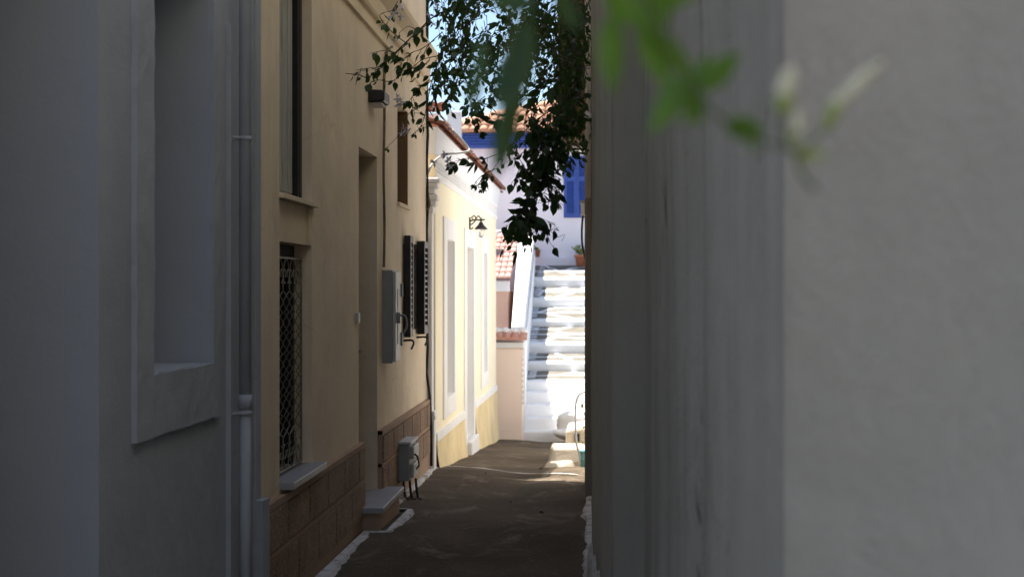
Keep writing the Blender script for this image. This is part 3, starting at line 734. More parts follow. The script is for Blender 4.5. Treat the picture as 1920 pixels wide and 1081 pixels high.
# parapet of the stairway: body, pierced row, coping
t = thing('stair_parapet', 'thick white parapet wall with a pierced row climbing beside the stairs', 'wall', (-1.3, 22.4, 0))
pa = dict(Y=22.36, xl=xp(959.7, 22.36), xr=xp(981, 22.36), z=zp(611, 22.36)); pb = dict(Y=33.2, xl=xp(973, 33.2), xr=xp(1001, 33.2), z=zp(441, 33.2))
def para(y, key):
    q = (y - pa['Y']) / (pb['Y'] - pa['Y']); return pa[key] + (pb[key] - pa[key]) * q
bm = NB(); g0, g1 = .26, .34                 # gap row lies this far under the top
def seg(bm, ya, yb, xa0, xa1, za0, za1):
    f = lambda y: (para(y, 'xl'), para(y, 'xr'), para(y, 'z'))
    l, r, z = f(ya); l2, r2, z2 = f(yb)
    hexa(bm, [(l + xa0, ya, z + za0), (r + xa1, ya, z + za0), (r2 + xa1, yb, z2 + za0), (l2 + xa0, yb, z2 + za0), (l + xa0, ya, z + za1), (r + xa1, ya, z + za1), (r2 + xa1, yb, z2 + za1), (l2 + xa0, yb, z2 + za1)])
cp = NB(); seg(cp, pa['Y'], pb['Y'], -.005, .0, -g0, 0); obj('coping', cp, M['white'], t, bevel=.02)
seg(bm, pa['Y'], pb['Y'], 0, .03, -4.0, -g1)
y = pa['Y']
while y < pb['Y']: seg(bm, y, y + .14, .06, -.005, -g1 - .01, -g0 + .01); y += .28
obj('body', bm, M['white'], t)

# ------------------------------------------------------------------ lavender house at the top
t = thing('lavender_house', 'pale lavender house with blue shutters and blue eave above the stairs', 'house', (0, YF, 2))
zE = zp(277, YF); zw = zp(497, YF)
obj('wall', B(-5.5, 5, YF, YF + 6, -1, zE), M['lavender'], t)
obj('plinth', B(-1.6, 5, YF - .09, YF, zw - .4, zp(482, YF)), M['lavender'], t, bevel=.02)
xa = xp(857, YF)
bm = NB(); box(bm, xa - 1, 5, YF - .26, YF + .02, zE - .02, zp(250, YF))
x = xa - 1
k = 0
while k < 5:
    zz = zE + (zp(250, YF) - zE) * (k + .5) / 5; tube(bm, [(xa - 1, YF - .262, zz), (5, YF - .262, zz)], .030, 8); k += 1
obj('blue_eave', bm, M['blue'], t)
bm = NB(); zr0 = zp(249, YF - .35); zr1 = zp(172, YF + 3.0)
A = Vector((xa - 1, YF - .35, zr0)); nv = 9; dv = Vector((0, 3.35 / nv, (zr1 - zr0) / nv))
nu = 32; 
for i in range(nu):                           # hipped at the left: courses start further right as they climb
    top = min(nv, max(1, int(2 + (i - 3) * .42)))
    tiles(bm, A + Vector((.22 * i, 0, 0)), (.22, 0, 0), dv, 1, top, 0)
obj('roof', bm, M['tile_old'], t)
bm = NB(); 
quad(bm, (A, A + Vector((.22 * nu, 0, 0)), A + Vector((.22 * nu, 0, 0)) + dv * nv, A + Vector((.22 * 19, 0, 0)) + dv * nv, A + Vector((.22 * 2, 0, 0)) + dv * 2))
obj('roof_deck', bm, M['tile_old'], t)
wx0, wx1 = xp(1058.5, YF), xp(1104, YF); wz0, wz1 = zp(407, YF), zp(295, YF)
w = obj('window', B(wx0 - .02, wx1 + .02, YF - .012, YF + .05, wz0 - .02, wz1 + .02), M['blue'], t)
for k in range(2):
    a = wx0 + (wx1 - wx0) * .5 * k; b = a + (wx1 - wx0) * .5 - .008; sw = .055; bm = NB()
    box(bm, a, a + sw, YF - .06, YF - .02, wz0, wz1); box(bm, b - sw, b, YF - .06, YF - .02, wz0, wz1)
    zm = wz0 + (wz1 - wz0) * .63
    for z0, z1 in ((wz0, wz0 + .08), (zm - .05, zm + .05), (wz1 - .08, wz1)): box(bm, a + sw, b - sw, YF - .0595, YF - .0205, z0, z1)
    z = wz0 + .10
    while z < wz1 - .10:
        if not zm - .08 < z < zm + .05: hexa(bm, [(a + sw, YF - .055, z), (b - sw, YF - .055, z), (b - sw, YF - .03, z + .03), (a + sw, YF - .03, z + .03), (a + sw, YF - .055, z + .01), (b - sw, YF - .055, z + .01), (b - sw, YF - .03, z + .04), (a + sw, YF - .03, z + .04)])
        z += .045
    obj('shutter', bm, M['blue'], w)
t = thing('chimney', 'square whitewashed chimney block beyond the yellow house eave', 'chimney', (xp(852, 31.5), 31.5, 3.2))
obj('stack', B(xp(838, 31.5), xp(862, 31.5), 31.5, 32, 1.5, zp(213, 31.5)), M['white'], t, bevel=.02)
obj('cap', B(xp(838, 31.5) - .02, xp(862, 31.5) + .015, 31.48, 32.02, zp(213, 31.5), zp(208, 31.5)), M['white'], t, bevel=.01)
t = thing('tile_ridge', 'short stack of red ridge tiles above the cream house corner', 'roof tiles', (xp(812, 20), 20, 4))
bm = NB(); tiles(bm, (xp(800, 20), 20, zp(212, 20)), (.12, 0, 0), (0, .1, .045), 2, 4, 0); obj('tile_row', bm, M['tile_edge'], t)
obj('base', B(xp(795, 20), xp(818, 20), 20.05, 20.6, 2.9, zp(211, 20)), M['white'], t)

# flower pots
def pot(c, r, h, label, n, spread, tall):
    t = thing('flower_pot', label, 'flower pot', c, 'terracotta pots by the lavender house')
    obj('pot', lathe(NB(), c, [(r * .68, 0), (r * .9, h * .8), (r * 1.08, h * .8), (r * 1.08, h), (r * .95, h), (r * .9, h * .9)], 20), M['terracotta'], t)
    bm = NB(); rnd = random.Random(int(r * 1000))
    for k in range(n):
        a = rnd.uniform(0, 6.28); d = Vector((math.cos(a) * spread, math.sin(a) * spread, rnd.uniform(.4, 1) * tall))
        p0 = Vector(c) + Vector((0, 0, h * .9)); p1 = p0 + d * rnd.uniform(.5, 1)
        tube(bm, [p0, (p0 + p1) / 2 + Vector((0, 0, .03)), p1], .005, 4, 1)
        for q in range(5): leaf_at(bm, p0.lerp(p1, rnd.uniform(.4, 1)), Vector((rnd.uniform(-1, 1), rnd.uniform(-1, 1), rnd.uniform(-.3, .9))), .08, .05, rnd)
    obj('plant', bm, [M['pot_leaf'], M['stem_green']], t)
def leaf_at(bm, p, d, L, W, rnd, mi=0, curl=None):
    d = d.normalized(); s = d.cross(Vector((rnd.uniform(-1, 1), rnd.uniform(-1, 1), rnd.uniform(-1, 1))))
    if s.length < .05: s = d.orthogonal()
    s.normalize(); n = s.cross(d); c = curl if curl is not None else rnd.uniform(-.15, .3)
    sp = [(0, .0), (.16, .34), (.38, .5), (.62, .40), (.82, .17), (1, 0)]
    Lf, Rt, Md = [], [], []
    for q, wv in sp:
        m = p + d * (L * q) - n * (c * L * q * q)
        Md.append(bm.verts.new(m))
        if 0 < wv: 
            Lf.append(bm.verts.new(m + s * (W * wv) + n * (W * wv * .35))); Rt.append(bm.verts.new(m - s * (W * wv) + n * (W * wv * .35)))
    for side in (Lf, Rt):
        fs = [bm.faces.new((Md[0], side[0], Md[1]))]
        for i in range(3): fs.append(bm.faces.new((Md[i + 1], side[i], side[i + 1], Md[i + 2])))
        fs.append(bm.faces.new((Md[4], side[3], Md[5])))
        for f in fs: f.material_index = mi; f.smooth = True
pot((xp(1008, YF - .05), YF - .17, zp(482, YF)), .075, .17, 'small terracotta pot with dry twigs at the left of the landing', 5, .06, .10)
pot((xp(1089, YF - .4), YF - .4, zp(499, YF - .4)), .15, .27, 'large terracotta pot with yellow green plant below the blue shutters', 16, .22, .30)

# ------------------------------------------------------------------ right-hand house, hugging the camera
t = thing('grey_house', 'stained grey plastered house wall filling the right side of the alley', 'house', (0, 5, 0))
H0, H1 = -.4, 7.2
def X_at(px, Y): return at_y(px, 540, Y).x
pA = (X_at(1472, 2.1), 2.1); pB = (X_at(1208, 5.0), 5.0); pC = (X_at(1149, 5.0), 5.0); pD = (X_at(1109, 7.6), 7.6)
pE = (pD[0], 11.3); pF = (X_at(1097.5, 11.9), 11.3)
def wallrun(p, q, mat, name, z1=H1, ny=40, nz=60, amp=.004, seed=0):
    rnd = random.Random(seed); bm = NB(); d = Vector((q[0] - p[0], q[1] - p[1], 0)); n = Vector((-d.y, d.x, 0)).normalized()
    if n.x > 0: n = -n
    ph = [rnd.uniform(0, 6) for _ in range(8)]
    V = []
    for i in range(ny + 1):
        row = []
        for j in range(nz + 1):
            a = i / ny; z = H0 + (z1 - H0) * j / nz
            e = amp * (math.sin(z * 3.1 + ph[0] + a * 2) + .7 * math.sin(a * 9 + ph[1] + z) + .5 * math.sin(z * 8 + a * 5 + ph[2])) * (1 if 0 < i < ny else .5)
            row.append(bm.verts.new((p[0] + d.x * a + n.x * e, p[1] + d.y * a + n.y * e, z)))
        V.append(row)
    for i in range(ny):
        for j in range(nz): bm.faces.new((V[i][j], V[i + 1][j], V[i + 1][j + 1], V[i][j + 1])).smooth = True
    return bm
w = obj('wall', wallrun((.62, 1.42), pA, None, 'x', seed=1, amp=.003), M['right_a'], t)
obj('side_wall', wallrun((.66, -5), (.62, 1.42), None, 'x', seed=8, amp=.003), M['right_a'], t)
obj('weathered_wall', wallrun(pA, pB, None, 'x', seed=2), M['right_b'], t, label='streaked grey stretch of wall with dark stains')
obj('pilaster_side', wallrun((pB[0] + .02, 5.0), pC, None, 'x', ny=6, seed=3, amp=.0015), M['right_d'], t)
obj('damp_wall', wallrun((pC[0], 5.0), pD, None, 'x', seed=4, amp=.003), M['right_c'], t)
bm = wallrun(pD, pE, None, 'x', seed=5); obj('far_wall', bm, M['right_c'], t)
bm = NB(); box(bm, pF[0], 2.0, 11.3, 12.3, H0 - .2, H1 - .05); obj('end_pilaster', bm, plaster('brown_grey_plaster', (.34, .315, .275), .2, .7, (.18, .16, .13), .5, .6, .9, 9), t, bevel=.015)
bm = NB(); box(bm, .70, 3.2, -5, 12.29, H0, H1 + .1); obj('core', bm, M['right_a'], t)
bm = NB(); pv = None
for k in range(24):                          # splashed plaster skirting, wavy top, seen low on the damp wall
    a = k / 23; x = pC[0] + (pD[0] - pC[0]) * a - .018; y = 5.02 + 2.55 * a; zt = .42 - .16 * a + .03 * math.sin(k * 1.3)
    cur = [bm.verts.new((x - .03, y, -.1)), bm.verts.new((x, y, zt - .02)), bm.verts.new((x + .014, y, zt))]
    if pv:
        for q in range(2): bm.faces.new((pv[q], cur[q], cur[q + 1], pv[q + 1])).smooth = True
    pv = cur
obj('skirting', bm, M['kerb'], t)
xg = X_at(1102.5, 11.0)
t = thing('rain_pipe', 'old white rain pipe catching sun at the top of the grey house end', 'drainpipe', (xg, 11.0, 2.2))
bm = tube(NB(), [(xg, 11.0, 2.3), (xg + .003, 11.0, 6.5)], .020, 12)
obj('pipe', bm, M['white'], t)
for z in (2.9, 3.8): obj('collar', tube(NB(), [(xg, 11.0, z), (xg, 11.0, z + .05)], .026, 12), M['white'], t)

# second right house: hidden but for what sticks out of it
t = thing('corner_house', 'plain white house behind the grey wall carrying a dark timber bay', 'house', (.3, 15, -.3))
obj('wall', B(.10, 5, 12.31, 21.0, -1.2, 5.6), M['white'], t)
bx0 = xp(1048, 13.2)
by = obj('timber_bay', B(bx0, .105, 13.0, 14.6, zp(248, 13.0), 4.9), M['balcony'], t, bevel=.01)
bm = NB()
for k in range(6): box(bm, bx0 - .004 + .06 * k, bx0 + .02 + .06 * k, 12.985, 13.0, zp(248, 13.0) + .03, 4.85)
obj('batten', bm, M['balcony'], by)
obj('ledge', B(bx0 - .03, .105, 12.95, 14.63, zp(252, 13), zp(248, 13)), M['brown_wood'], by)
ax0, ay = xp(1071, 14.0), 14.0
t = thing('air_conditioner', 'small white air conditioner on a bracket under the timber bay', 'air conditioner', (ax0, ay, zp(285, ay)))
bd = obj('body', B(ax0, .10, ay, ay + .55, zp(277, ay), zp(256, ay)), M['white'], t, bevel=.01)
bm = NB()
for k in range(6): box(bm, ax0 + .02, .09, ay - .006, ay + .002, zp(274, ay) + k * .016, zp(274, ay) + k * .016 + .005)
obj('grille', bm, M['grey_box'], bd)
bm = NB(); box(bm, ax0 + .01, .10, ay + .05, ay + .08, zp(281, ay), zp(277.5, ay)); box(bm, ax0 + .01, ax0 + .03, ay + .05, ay + .08, zp(290, ay), zp(252, ay)); tube(bm, [(ax0 + .02, ay + .065, zp(283, ay)), (.10, ay + .065, zp(300, ay))], .01, 6)
obj('bracket', bm, M['black'], t)
mx = xp(1089, 13.4)
o = thing('meter_box', 'small pale meter box high on the white house behind the grey wall', 'utility box', (mx, 13.4, zp(405, 13.4)))
obj('body', B(mx, .102, 13.4, 13.65, zp(404, 13.4), zp(378, 13.4)), M['pale_box'], o, bevel=.008)
obj('lid', B(mx - .008, .102, 13.385, 13.66, zp(381, 13.4), zp(376, 13.4)), M['grey_box'], o, bevel=.004)
bm = tube(NB(), spline([at_y(1093, 404, 13.45), at_y(1091, 430, 13.45), at_y(1092, 460, 13.45), at_y(1099, 490, 13.5), at_y(1106, 510, 13.5)], 6), .010, 6)
o = obj('hanging_cable', bm, M['wire']); o['label'] = 'black cable hanging from the pale meter box in front of the stairs'; o['category'] = 'cable'
bm = tube(NB(), spline([at_y(1040, 240, 13.3), at_y(1062, 262, 13.3), at_y(1085, 275, 13.35), at_y(1098, 292, 13.4), at_y(1108, 300, 13.5)], 6), .009, 6)
o = obj('bay_cable', bm, M['wire']); o['label'] = 'dark cable sagging under the timber bay by the air conditioner'; o['category'] = 'cable'

# low white masonry on the right side of the street
lx0, lx1 = xp(1028, 14.6), .10
t = thing('masonry_bench', 'low worn white masonry ledge at the right of the street', 'ledge', (lx0, 14.6, gz(14.6)))
bm = NB(); Yb0, Yb1 = 14.6, 15.05; zt = zp(838, 14.6)
hexa(bm, [(lx0 - .02, Yb0 - .08, gz(Yb0) - .1), (lx1, Yb0 - .02, gz(Yb0) - .1), (lx1, Yb1, gz(Yb1) - .1), (lx0 - .02, Yb1, gz(Yb1) - .1), (lx0 + .02, Yb0, zt), (lx1, Yb0, zt), (lx1, Yb1, zt), (lx0 + .02, Yb1, zt)])
bench = plaster('worn_cream_limewash', (.50, .44, .36), .14, .5, (.33, .28, .22), .8, .5)
obj('body', bm, bench, t, bevel=.03, segs=3)
bm = NB(); hexa(bm, [(lx0 - .07, Yb0 - .22, gz(Yb0) - .08), (lx0 + .3, Yb0 - .12, gz(Yb0) - .08), (lx0 + .3, Yb0 + .1, gz(Yb0) - .08), (lx0 - .07, Yb0 + .1, gz(Yb0) - .08), (lx0 - .0, Yb0 - .08, gz(Yb0) + .03), (lx0 + .25, Yb0 - .05, gz(Yb0) + .05), (lx0 + .25, Yb0 + .1, gz(Yb0) + .06), (lx0 - .0, Yb0 + .1, gz(Yb0) + .04)])
obj('foot', bm, bench, t, bevel=.03)
kx = xp(1060, 15.3)
t = thing('masonry_block', 'sloping white masonry block with a vent behind the low ledge', 'block', (kx, 15.06, zt))
bm = NB(); hexa(bm, [(kx, 15.06, zt - .6), (.099, 15.06, zt - .6), (.099, 16.2, zt - .6), (kx, 16.2, zt - .6), (kx + .01, 15.06, zp(806, 15.06)), (.099, 15.06, zp(794, 15.06)), (.099, 16.2, zp(794, 15.3)), (kx + .01, 16.2, zp(806, 15.3))])
obj('body', bm, bench, t, bevel=.025)
obj('vent', B(xp(1077, 15.05), xp(1077, 15.05) + .055, 15.03, 15.08, zp(826, 15.05), zp(812, 15.05)), M['black'], t)
Y = 14.5
bm = tube(NB(), spline([at_y(1100, 733, Y), at_y(1092, 735, Y), at_y(1084, 742, Y), at_y(1079.5, 760, Y), at_y(1079, 790, Y), at_y(1081, 830, Y), at_y(1086, 850, Y), at_y(1088, 872, Y)], 6), .011, 8)
o = obj('curved_pipe', bm, M['rail']); o['label'] = 'thin grey pipe bent in an arch above the white masonry ledge'; o['category'] = 'pipe'
Y = 14.35; cx = at_y(1096, 0, Y).x
t = thing('plastic_bucket', 'turquoise plastic bucket half hidden behind the grey wall corner', 'bucket', (cx, Y, zp(882, Y)))
obj('pail', lathe(NB(), (cx, Y, zp(882, Y)), [(.035, 0), (.045, .15), (.05, .20), (.054, .20), (.054, .215), (.046, .215), (.04, .02)], 20), M['cyan'], t)
obj('handle', tube(NB(), spline([(cx - .05, Y, zp(882, Y) + .2), (cx - .03, Y - .03, zp(882, Y) + .27), (cx + .03, Y - .03, zp(882, Y) + .27), (cx + .05, Y, zp(882, Y) + .2)], 5), .004, 6), M['rail'], t)
bm = NB(); rnd = random.Random(4)
for k in range(16):
    p = at_y(1098, 790, 14.9) + Vector((rnd.uniform(-.04, .08), rnd.uniform(-.08, .08), rnd.uniform(-.25, .16)))
    tube(bm, [at_y(1104, 800, 14.9), p], .003, 4)
    leaf_at(bm, p, Vector((rnd.uniform(-1, .3), rnd.uniform(-1, 1), rnd.uniform(-.6, .8))), .06, .035, rnd)
o = obj('wall_weed', bm, M['dry_leaf']); o['label'] = 'small dry weed growing beside the white masonry block'; o['category'] = 'plant'

# ------------------------------------------------------------------ jasmine vine across the alley
vine_root = Vector((.35, 8.3, 4.6))
t = thing('jasmine_vine', 'dark leafy jasmine vine hanging across the alley below the sky', 'vine', vine_root)
LB, SB, FB_ = NB(), NB(), NB()
rv = random.Random(21)
def leafy(pts, L, step=.055, r=.004, skip=0, droop=.55, n3=False):
    pl = spline(pts, 6); tube(SB, pl, r, 5, 0, r * .4)
    acc = 0
    for i in range(1, len(pl)):
        d = pl[i] - pl[i - 1]; acc += d.length
        if acc < step or i < skip: continue
        acc = 0
        dn = d.normalized(); side = dn.cross(Vector((rv.uniform(-.5, .5), rv.uniform(-.5, .5), 1))).normalized()
        for s in (-1, 1):
            if rv.random() < .12: continue
            v = side * s * rv.uniform(.4, 1) + dn * rv.uniform(.1, .6) + Vector((0, 0, -droop * rv.uniform(.3, 1.6))) + Vector((rv.uniform(-.3, .3), rv.uniform(-.3, .3), rv.uniform(-.2, .2)))
            l = L * rv.uniform(.5, 1.4); b = pl[i] + v.normalized() * (.014 if not n3 else .03)
            tube(SB, [pl[i], b], .0016, 3, 0, None, False)
            leaf_at(LB, b, v, l, l * rv.uniform(.45, .62), rv)
            if n3 and rv.random() < .6:
                for q in (-1, 1):
                    vv = v.normalized() + side.cross(v).normalized() * .7 * q
                    leaf_at(LB, b, vv, l * .8, l * .42, rv)
def star(p, s):
    ax = Vector((rv.uniform(-1, 1), -1, rv.uniform(-.6, .6))).normalized(); u = ax.orthogonal().normalized(); v = ax.cross(u)
    for k in range(5):
        a = 2 * math.pi * k / 5 + rv.random(); d = u * math.cos(a) + v * math.sin(a) + ax * .25
        leaf_at(FB_, p, d, s, s * .4, rv)
    tube(FB_, [p, p - ax * s * .8], .0016, 4, 0, None, False)
def px3(l, Y): return [at_y(a, b, Y + (c[0] if c else 0)) for a, b, *c in l]
Y0 = 7.6
# the bare twig over the cream wall and its side shoots
leafy(px3([(1010, -40, .6), (900, 5, .3), (826, 24), (780, 62), (740, 100), (695, 143), (672, 140), (648, 138)], Y0), .055, .045, .0048)
leafy(px3([(760, 80), (735, 60), (712, 30), (735, 20)], Y0), .05, .05, .003)
leafy(px3([(800, 120), (765, 132), (735, 152), (705, 150), (690, 160)], Y0), .052, .04, .003)
leafy(px3([(760, 85), (735, 105), (712, 125), (690, 128), (668, 132)], Y0), .055, .034, .003, n3=True)
leafy(px3([(745, 100), (722, 95), (704, 98), (694, 100)], Y0), .06, .05, .0025)
leafy(px3([(810, 40), (785, 55), (765, 50), (748, 62)], Y0), .055, .04, .0028)
leafy(px3([(815, 75), (790, 92), (770, 100), (752, 118)], Y0), .055, .036, .0028, n3=True)
leafy(px3([(805, 150), (785, 165), (772, 185), (778, 215)], Y0), .055, .036, .0028, n3=True)
leafy(px3([(820, 105), (792, 112), (770, 128), (748, 134)], Y0), .055, .036, .0028)
leafy(px3([(845, 120), (825, 150), (815, 185), (822, 215)], Y0), .06, .036, .0028)
leafy(px3([(830, 60), (800, 90), (785, 140), (770, 150)], Y0), .055, .04, .003)
leafy(px3([(830, 100), (810, 150), (800, 200), (790, 235), (770, 255)], Y0), .06, .04, .0035)
leafy(px3([(790, 200), (765, 215), (750, 250), (724, 278)], Y0), .03, .09, .0022)
for a, b in ((742, 22), (752, 14), (735, 30), (752, 32), (745, 184), (752, 190), (748, 196), (758, 240), (765, 246), (755, 250), (741, 76), (820, 12), (812, 45), (805, 28), (835, 290), (842, 300), (815, 305), (845, 312)):
    FB_ = NB(); star(at_y(a, b, Y0 - .05), .03); obj('flower', FB_, M['petal'], t)
# the canopy against the sky
for k in range(400):
    a = rv.uniform(812, 1110); b = rv.uniform(-60, 190) * (1 if a > 880 else .9)
    if a < 960 and b > 120 and rv.random() < .35: continue
    dx = rv.uniform(-70 if a > 880 else -15, 20); dy = rv.uniform(5, 75); Yk_ = rv.uniform(6.9, 9.2)
    leafy(px3([(a, b), (a + dx * .5, b + dy * .35), (a + dx, b + dy)], Yk_), .050, .042, .0025, droop=.3)
for k in range(110):                          # dense dark mass at the right, against the grey house
    a = rv.uniform(990, 1108); b = rv.uniform(-40, 250); Yk_ = rv.uniform(7.8, 10.5)
    if a < 1045 and b > 90: continue
    leafy(px3([(a, b), (a - 10, b + 30), (a + rv.uniform(-30, 15), b + 75)], Yk_), .055, .036, .003)
# hanging tails
def tail(pl, L=.066, Y=Y0, st=.034, side=5, n3=True):
    leafy(px3(pl, Y), L, st, .0035, n3=n3)
    for k in range(side):
        i = rv.randrange(len(pl) - 1); q = rv.random(); a = pl[i][0] + (pl[i + 1][0] - pl[i][0]) * q; b = pl[i][1] + (pl[i + 1][1] - pl[i][1]) * q
        leafy(px3([(a, b), (a + rv.uniform(-25, 25), b + 14), (a + rv.uniform(-42, 42), b + rv.uniform(18, 45))], Y + rv.uniform(-.2, .2)), L * .95, .034, .0022)
tail([(1060, 215), (1030, 250), (1010, 290), (1000, 320)], side=14)
tail([(1040, 200), (990, 240), (965, 275), (985, 315)], side=12)
tail([(1075, 225), (1045, 265), (1025, 310), (1030, 345), (1012, 370)], side=10)
tail([(1085, 190), (1055, 235), (1035, 270), (1040, 300)], side=9)
tail([(1010, 180), (1000, 225), (1015, 260), (1020, 290)], side=8)
tail([(1000, 320), (1008, 345), (995, 372), (985, 385), (968, 398)], side=6)
tail([(1012, 365), (990, 385), (985, 410), (978, 428)], side=7)
tail([(1000, 372), (985, 392), (972, 405)], side=4)
tail([(985, 400), (1000, 415), (1010, 430), (985, 440)], side=3)
leafy(px3([(985, 405), (1015, 425), (1030, 432), (1048, 426)], Y0), .055, .05, .0022)
leafy(px3([(1005, 425), (1025, 440), (1033, 458), (1040, 462)], Y0), .05, .07, .0022)
leafy(px3([(1030, 310), (1042, 330), (1040, 350)], Y0), .04, .06, .002)
leafy(px3([(930, 290), (905, 298), (880, 296), (855, 302), (840, 310)], Y0), .06, .04, .0026, n3=True)
leafy(px3([(935, 315), (910, 325), (890, 345), (905, 352)], Y0), .06, .035, .0026, n3=True)
leafy(px3([(980, 250), (945, 285), (930, 310), (915, 335)], Y0), .055, .04, .0026)
leafy(px3([(900, 170), (890, 200), (905, 225), (895, 245)], Y0), .06, .036, .0026, n3=True)
leafy(px3([(900, 190), (925, 205), (935, 220)], Y0), .06, .036, .0026, n3=True)
leafy(px3([(870, 150), (850, 170), (840, 185), (848, 215)], Y0), .055, .045, .0026)
for k in range(10):                          # fine bare tendrils
    a, b = rv.choice([(1000, 330), (960, 300), (1030, 430), (900, 300), (1045, 340), (1020, 420), (800, 240)])
    q = [(a, b)]
    for _ in range(3): q.append((q[-1][0] + rv.uniform(-18, 22), q[-1][1] + rv.uniform(-16, 22)))
    tube(SB, spline(px3(q, Y0), 5), .0014, 4, 0, .0008, False)
# the rest of the canopy above the picture and its main stems on the grey house
for k in range(70):
    p = Vector((rv.uniform(-1.4, .1), rv.uniform(5.5, 11), rv.uniform(3.6, 4.6)))
    if p.y < 7 and p.z < 3.7: continue
    q = p + Vector((rv.uniform(-.3, .2), rv.uniform(-.2, .2), rv.uniform(-.3, -.05)))
    leafy([p, (p + q) / 2 + Vector((0, 0, .03)), q], .055, .05, .003)
for s in ((-.1, 8.0), (.0, 9.5), (-.05, 8.8)):
    tube(SB, spline([(.03, s[1], 3.6), (s[0], s[1], 4.2), (s[0] - .4, s[1] - .4, 4.3), (s[0] - .9, s[1] - .7, 4.1), (s[0] - 1.3, s[1] - .9, 3.8)], 5), .014, 7, 0, .006)
obj('leaves', LB, M['leaf'], t); obj('stems', SB, M['stem'], t)

# ------------------------------------------------------------------ out-of-focus sprigs close to the camera
rn = random.Random(3); KW = .74
def big_leaf(bm, a, b, Y, W, curl=.1, face=None):
    """one leaf from pixel a (base) to pixel b (tip) at real depth Y"""
    p = at_y(*a, Y); q = at_y(*b, Y + rn.uniform(-.02, .02)); d = q - p; L = d.length; d.normalize()
    s = d.cross(Vector((rn.uniform(-.25, .25), 1, rn.uniform(-.25, .25)))).normalized(); n = s.cross(d)
    sp = [(0, .04), (.12, .3), (.3, .48), (.5, .48), (.7, .34), (.87, .14), (1, .0)]
    rows = []
    for t_, w_ in sp:
        m = p + d * (L * t_) + n * (curl * L * (t_ * (1 - t_)) * 2)
        W_ = W * KW; rows.append([bm.verts.new(m + s * (W_ * w_) + n * W * w_ * .3), bm.verts.new(m), bm.verts.new(m - s * (W_ * w_) + n * W * w_ * .3)])
    for u_, v_ in zip(rows, rows[1:]):
        for k in range(2): bm.faces.new((u_[k], u_[k + 1], v_[k + 1], v_[k])).smooth = True
Yn = 1.05
t = thing('jasmine_sprig', 'blurred dark green jasmine leaves hanging near the lens before the sky', 'sprig', at_y(960, -60, Yn))
bm = NB()
for a, b, w_ in (((985, 60), (925, 200), .030), ((965, 40), (948, 330), .026), ((990, 30), (935, 240), .034), ((905, 60), (880, 225), .016), ((900, 130), (868, 190), .012), ((945, 200), (925, 345), .018), ((1040, -20), (1085, 60), .02), ((900, -30), (1010, 20), .03)):
    big_leaf(bm, a, b, Yn, w_)
obj('leaves', bm, M['leaf_dark'], t)
bm = NB(); tube(bm, spline([at_y(1130, -90, Yn), at_y(1030, -40, Yn), at_y(970, 30, Yn), at_y(950, 120, Yn)], 5), .0018, 6); obj('stem', bm, M['stem_green'], t)
Yn = .95
t = thing('jasmine_sprig', 'blurred bright green jasmine sprig with pale buds before the grey wall', 'sprig', at_y(1300, -60, Yn))
bm = NB()
for a, b, w_ in (((1150, 20), (1150, 185), .026), ((1130, -30), (1230, 60), .03), ((1240, -40), (1215, 90), .028), ((1310, -20), (1190, 20), .02), ((1230, 60), (1310, 150), .026), ((1290, 130), (1215, 255), .026), ((1280, 150), (1320, 240), .020), ((1310, 170), (1390, 95), .024), ((1300, 180), (1330, 90), .015), ((1320, 190), (1275, 240), .012), ((1360, 235), (1440, 245), .022), ((1385, 225), (1420, 285), .014), ((1200, 40), (1260, 180), .022)):
    big_leaf(bm, a, b, Yn, w_)
obj('leaves', bm, M['leaf_near'], t)
bm = NB(); tube(bm, spline([at_y(1180, -80, Yn), at_y(1240, 60, Yn), at_y(1310, 175, Yn), at_y(1370, 235, Yn), at_y(1450, 270, Yn), at_y(1500, 288, Yn)], 5), .0014, 6)
tube(bm, spline([at_y(1490, 285, Yn), at_y(1500, 320, Yn), at_y(1530, 355, Yn)], 5), .0012, 6, 0, .002)
tube(bm, spline([at_y(1480, 280, Yn), at_y(1465, 240, Yn), at_y(1470, 210, Yn)], 5), .0011, 6); tube(bm, spline([at_y(1500, 285, Yn), at_y(1530, 260, Yn), at_y(1552, 235, Yn)], 5), .0011, 6)
obj('stem', bm, M['stem_green'], t)
def budm(bm, pts, rr, mi=0):
    pl = spline([at_y(*p, Yn) for p in pts], 5); n = len(pl)
    for i in range(n - 1):
        pass
    K = 8; prev = None
    for i, p in enumerate(pl):
        q = i / (n - 1); r = rr * (.45 + .55 * math.sin(math.pi * min(1, q * .75 + .15))) * (1 if q < .9 else .5)
        d = (pl[min(i + 1, n - 1)] - pl[max(i - 1, 0)]).normalized(); u = d.orthogonal().normalized(); v = d.cross(u)
        cur = [bm.verts.new(p + (u * math.cos(6.283 * k / K) + v * math.sin(6.283 * k / K)) * r) for k in range(K)]
        if prev:
            for k in range(K): 
                f = bm.faces.new((prev[k], prev[(k + 1) % K], cur[(k + 1) % K], cur[k])); f.smooth = True; f.material_index = 1 if q < .45 else 0
        prev = cur
    bm.faces.new(prev)
for pts, rr in (([(1470, 215), (1472, 170), (1485, 125)], .0065), ([(1548, 240), (1580, 185), (1655, 115)], .0052), ([(1480, 265), (1496, 240), (1494, 205)], .0032)):
    bm = NB(); budm(bm, pts, rr); obj('bud', bm, [M['bud'], M['bud_green']], t)
bm = NB()
for a, b, w_ in (((1490, 285), (1562, 290), .010), ((1480, 285), (1530, 265), .008), ((1500, 290), (1520, 310), .006)): big_leaf(bm, a, b, Yn, w_)
obj('bracts', bm, M['bud_green'], t)

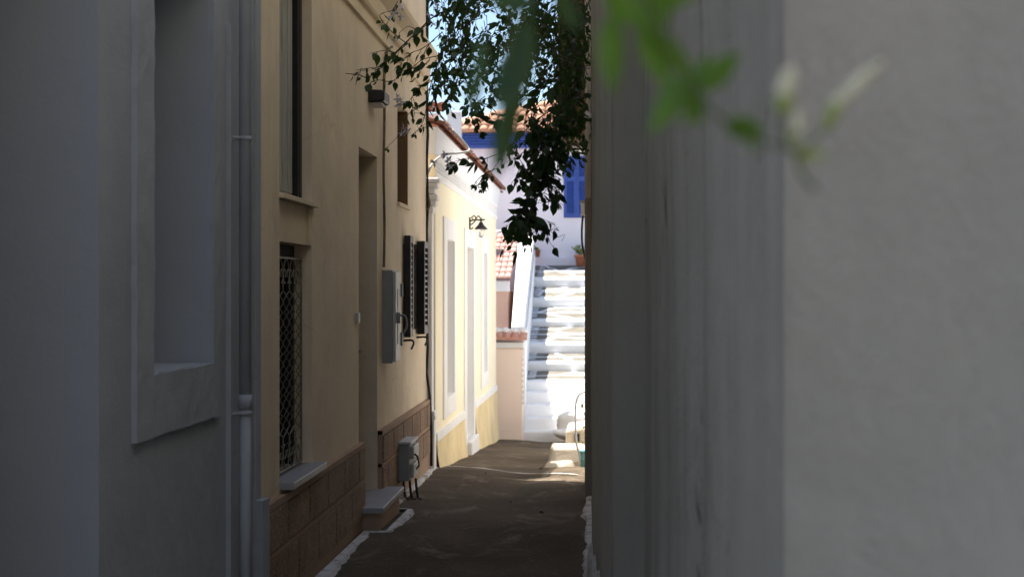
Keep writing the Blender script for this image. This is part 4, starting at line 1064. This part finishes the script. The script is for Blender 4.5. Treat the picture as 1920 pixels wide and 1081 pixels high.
# fallen leaves on the street
rf_ = random.Random(9)
bm = NB()
for a, b in ((876, 1006), (885, 1009), (1010, 860), (910, 872), (1020, 952), (960, 930), (835, 930)):
    d = ray(a, b); s_ = 1.6 / -d.z; p = Vector((d.x * s_, d.y * s_, 0)); p.z = gz(p.y) + .012
    leaf_at(bm, p, Vector((rf_.uniform(-1, 1), rf_.uniform(-1, 1), .15)), .045, .02, rf_)
o = obj('fallen_leaves', bm, M['stem']); o['kind'] = 'stuff'; o['label'] = 'few dry brown leaves scattered on the street'; o['category'] = 'leaves'

# ------------------------------------------------------------------ light, sky, camera
sd = Vector((-.27, .15, .87)).normalized()
el = math.asin(sd.z); rot = math.atan2(sd.x, sd.y)
sun = bpy.data.lights.new('sun', 'SUN'); sun.energy = 4.4; sun.angle = R(.5); sun.color = (1, .95, .87)
so = bpy.data.objects.new('sun', sun); col.objects.link(so); so.rotation_euler = sd.to_track_quat('Z', 'Y').to_euler()
w = bpy.data.worlds.new('World'); scene.world = w; w.use_nodes = True
nt = w.node_tree; sky = nt.nodes.new('ShaderNodeTexSky'); sky.sky_type = 'NISHITA'; sky.sun_disc = False
sky.sun_elevation = el; sky.sun_rotation = rot; sky.air_density = 1.0; sky.dust_density = .6; sky.ozone_density = 1.5
nt.links.new(sky.outputs[0], nt.nodes['Background'].inputs[0]); nt.nodes['Background'].inputs[1].default_value = .065
cam = bpy.data.cameras.new('camera'); cam.lens = 50; cam.sensor_width = 36; cam.clip_start = .02; cam.clip_end = 600
co_ = bpy.data.objects.new('camera', cam); col.objects.link(co_); co_.location = (0, 0, EYE); co_.rotation_euler = (R(90), 0, TH)
cam.dof.use_dof = True; cam.dof.focus_distance = 9.0; cam.dof.aperture_fstop = 3.4
scene.camera = co_
scene.view_settings.view_transform = 'Standard'; scene.view_settings.look = 'None'; scene.view_settings.exposure = 1.75; scene.view_settings.gamma = 1
scene.render.engine = 'CYCLES'; scene.cycles.max_bounces = 12; scene.cycles.diffuse_bounces = 8
scene.cycles.use_denoising = True
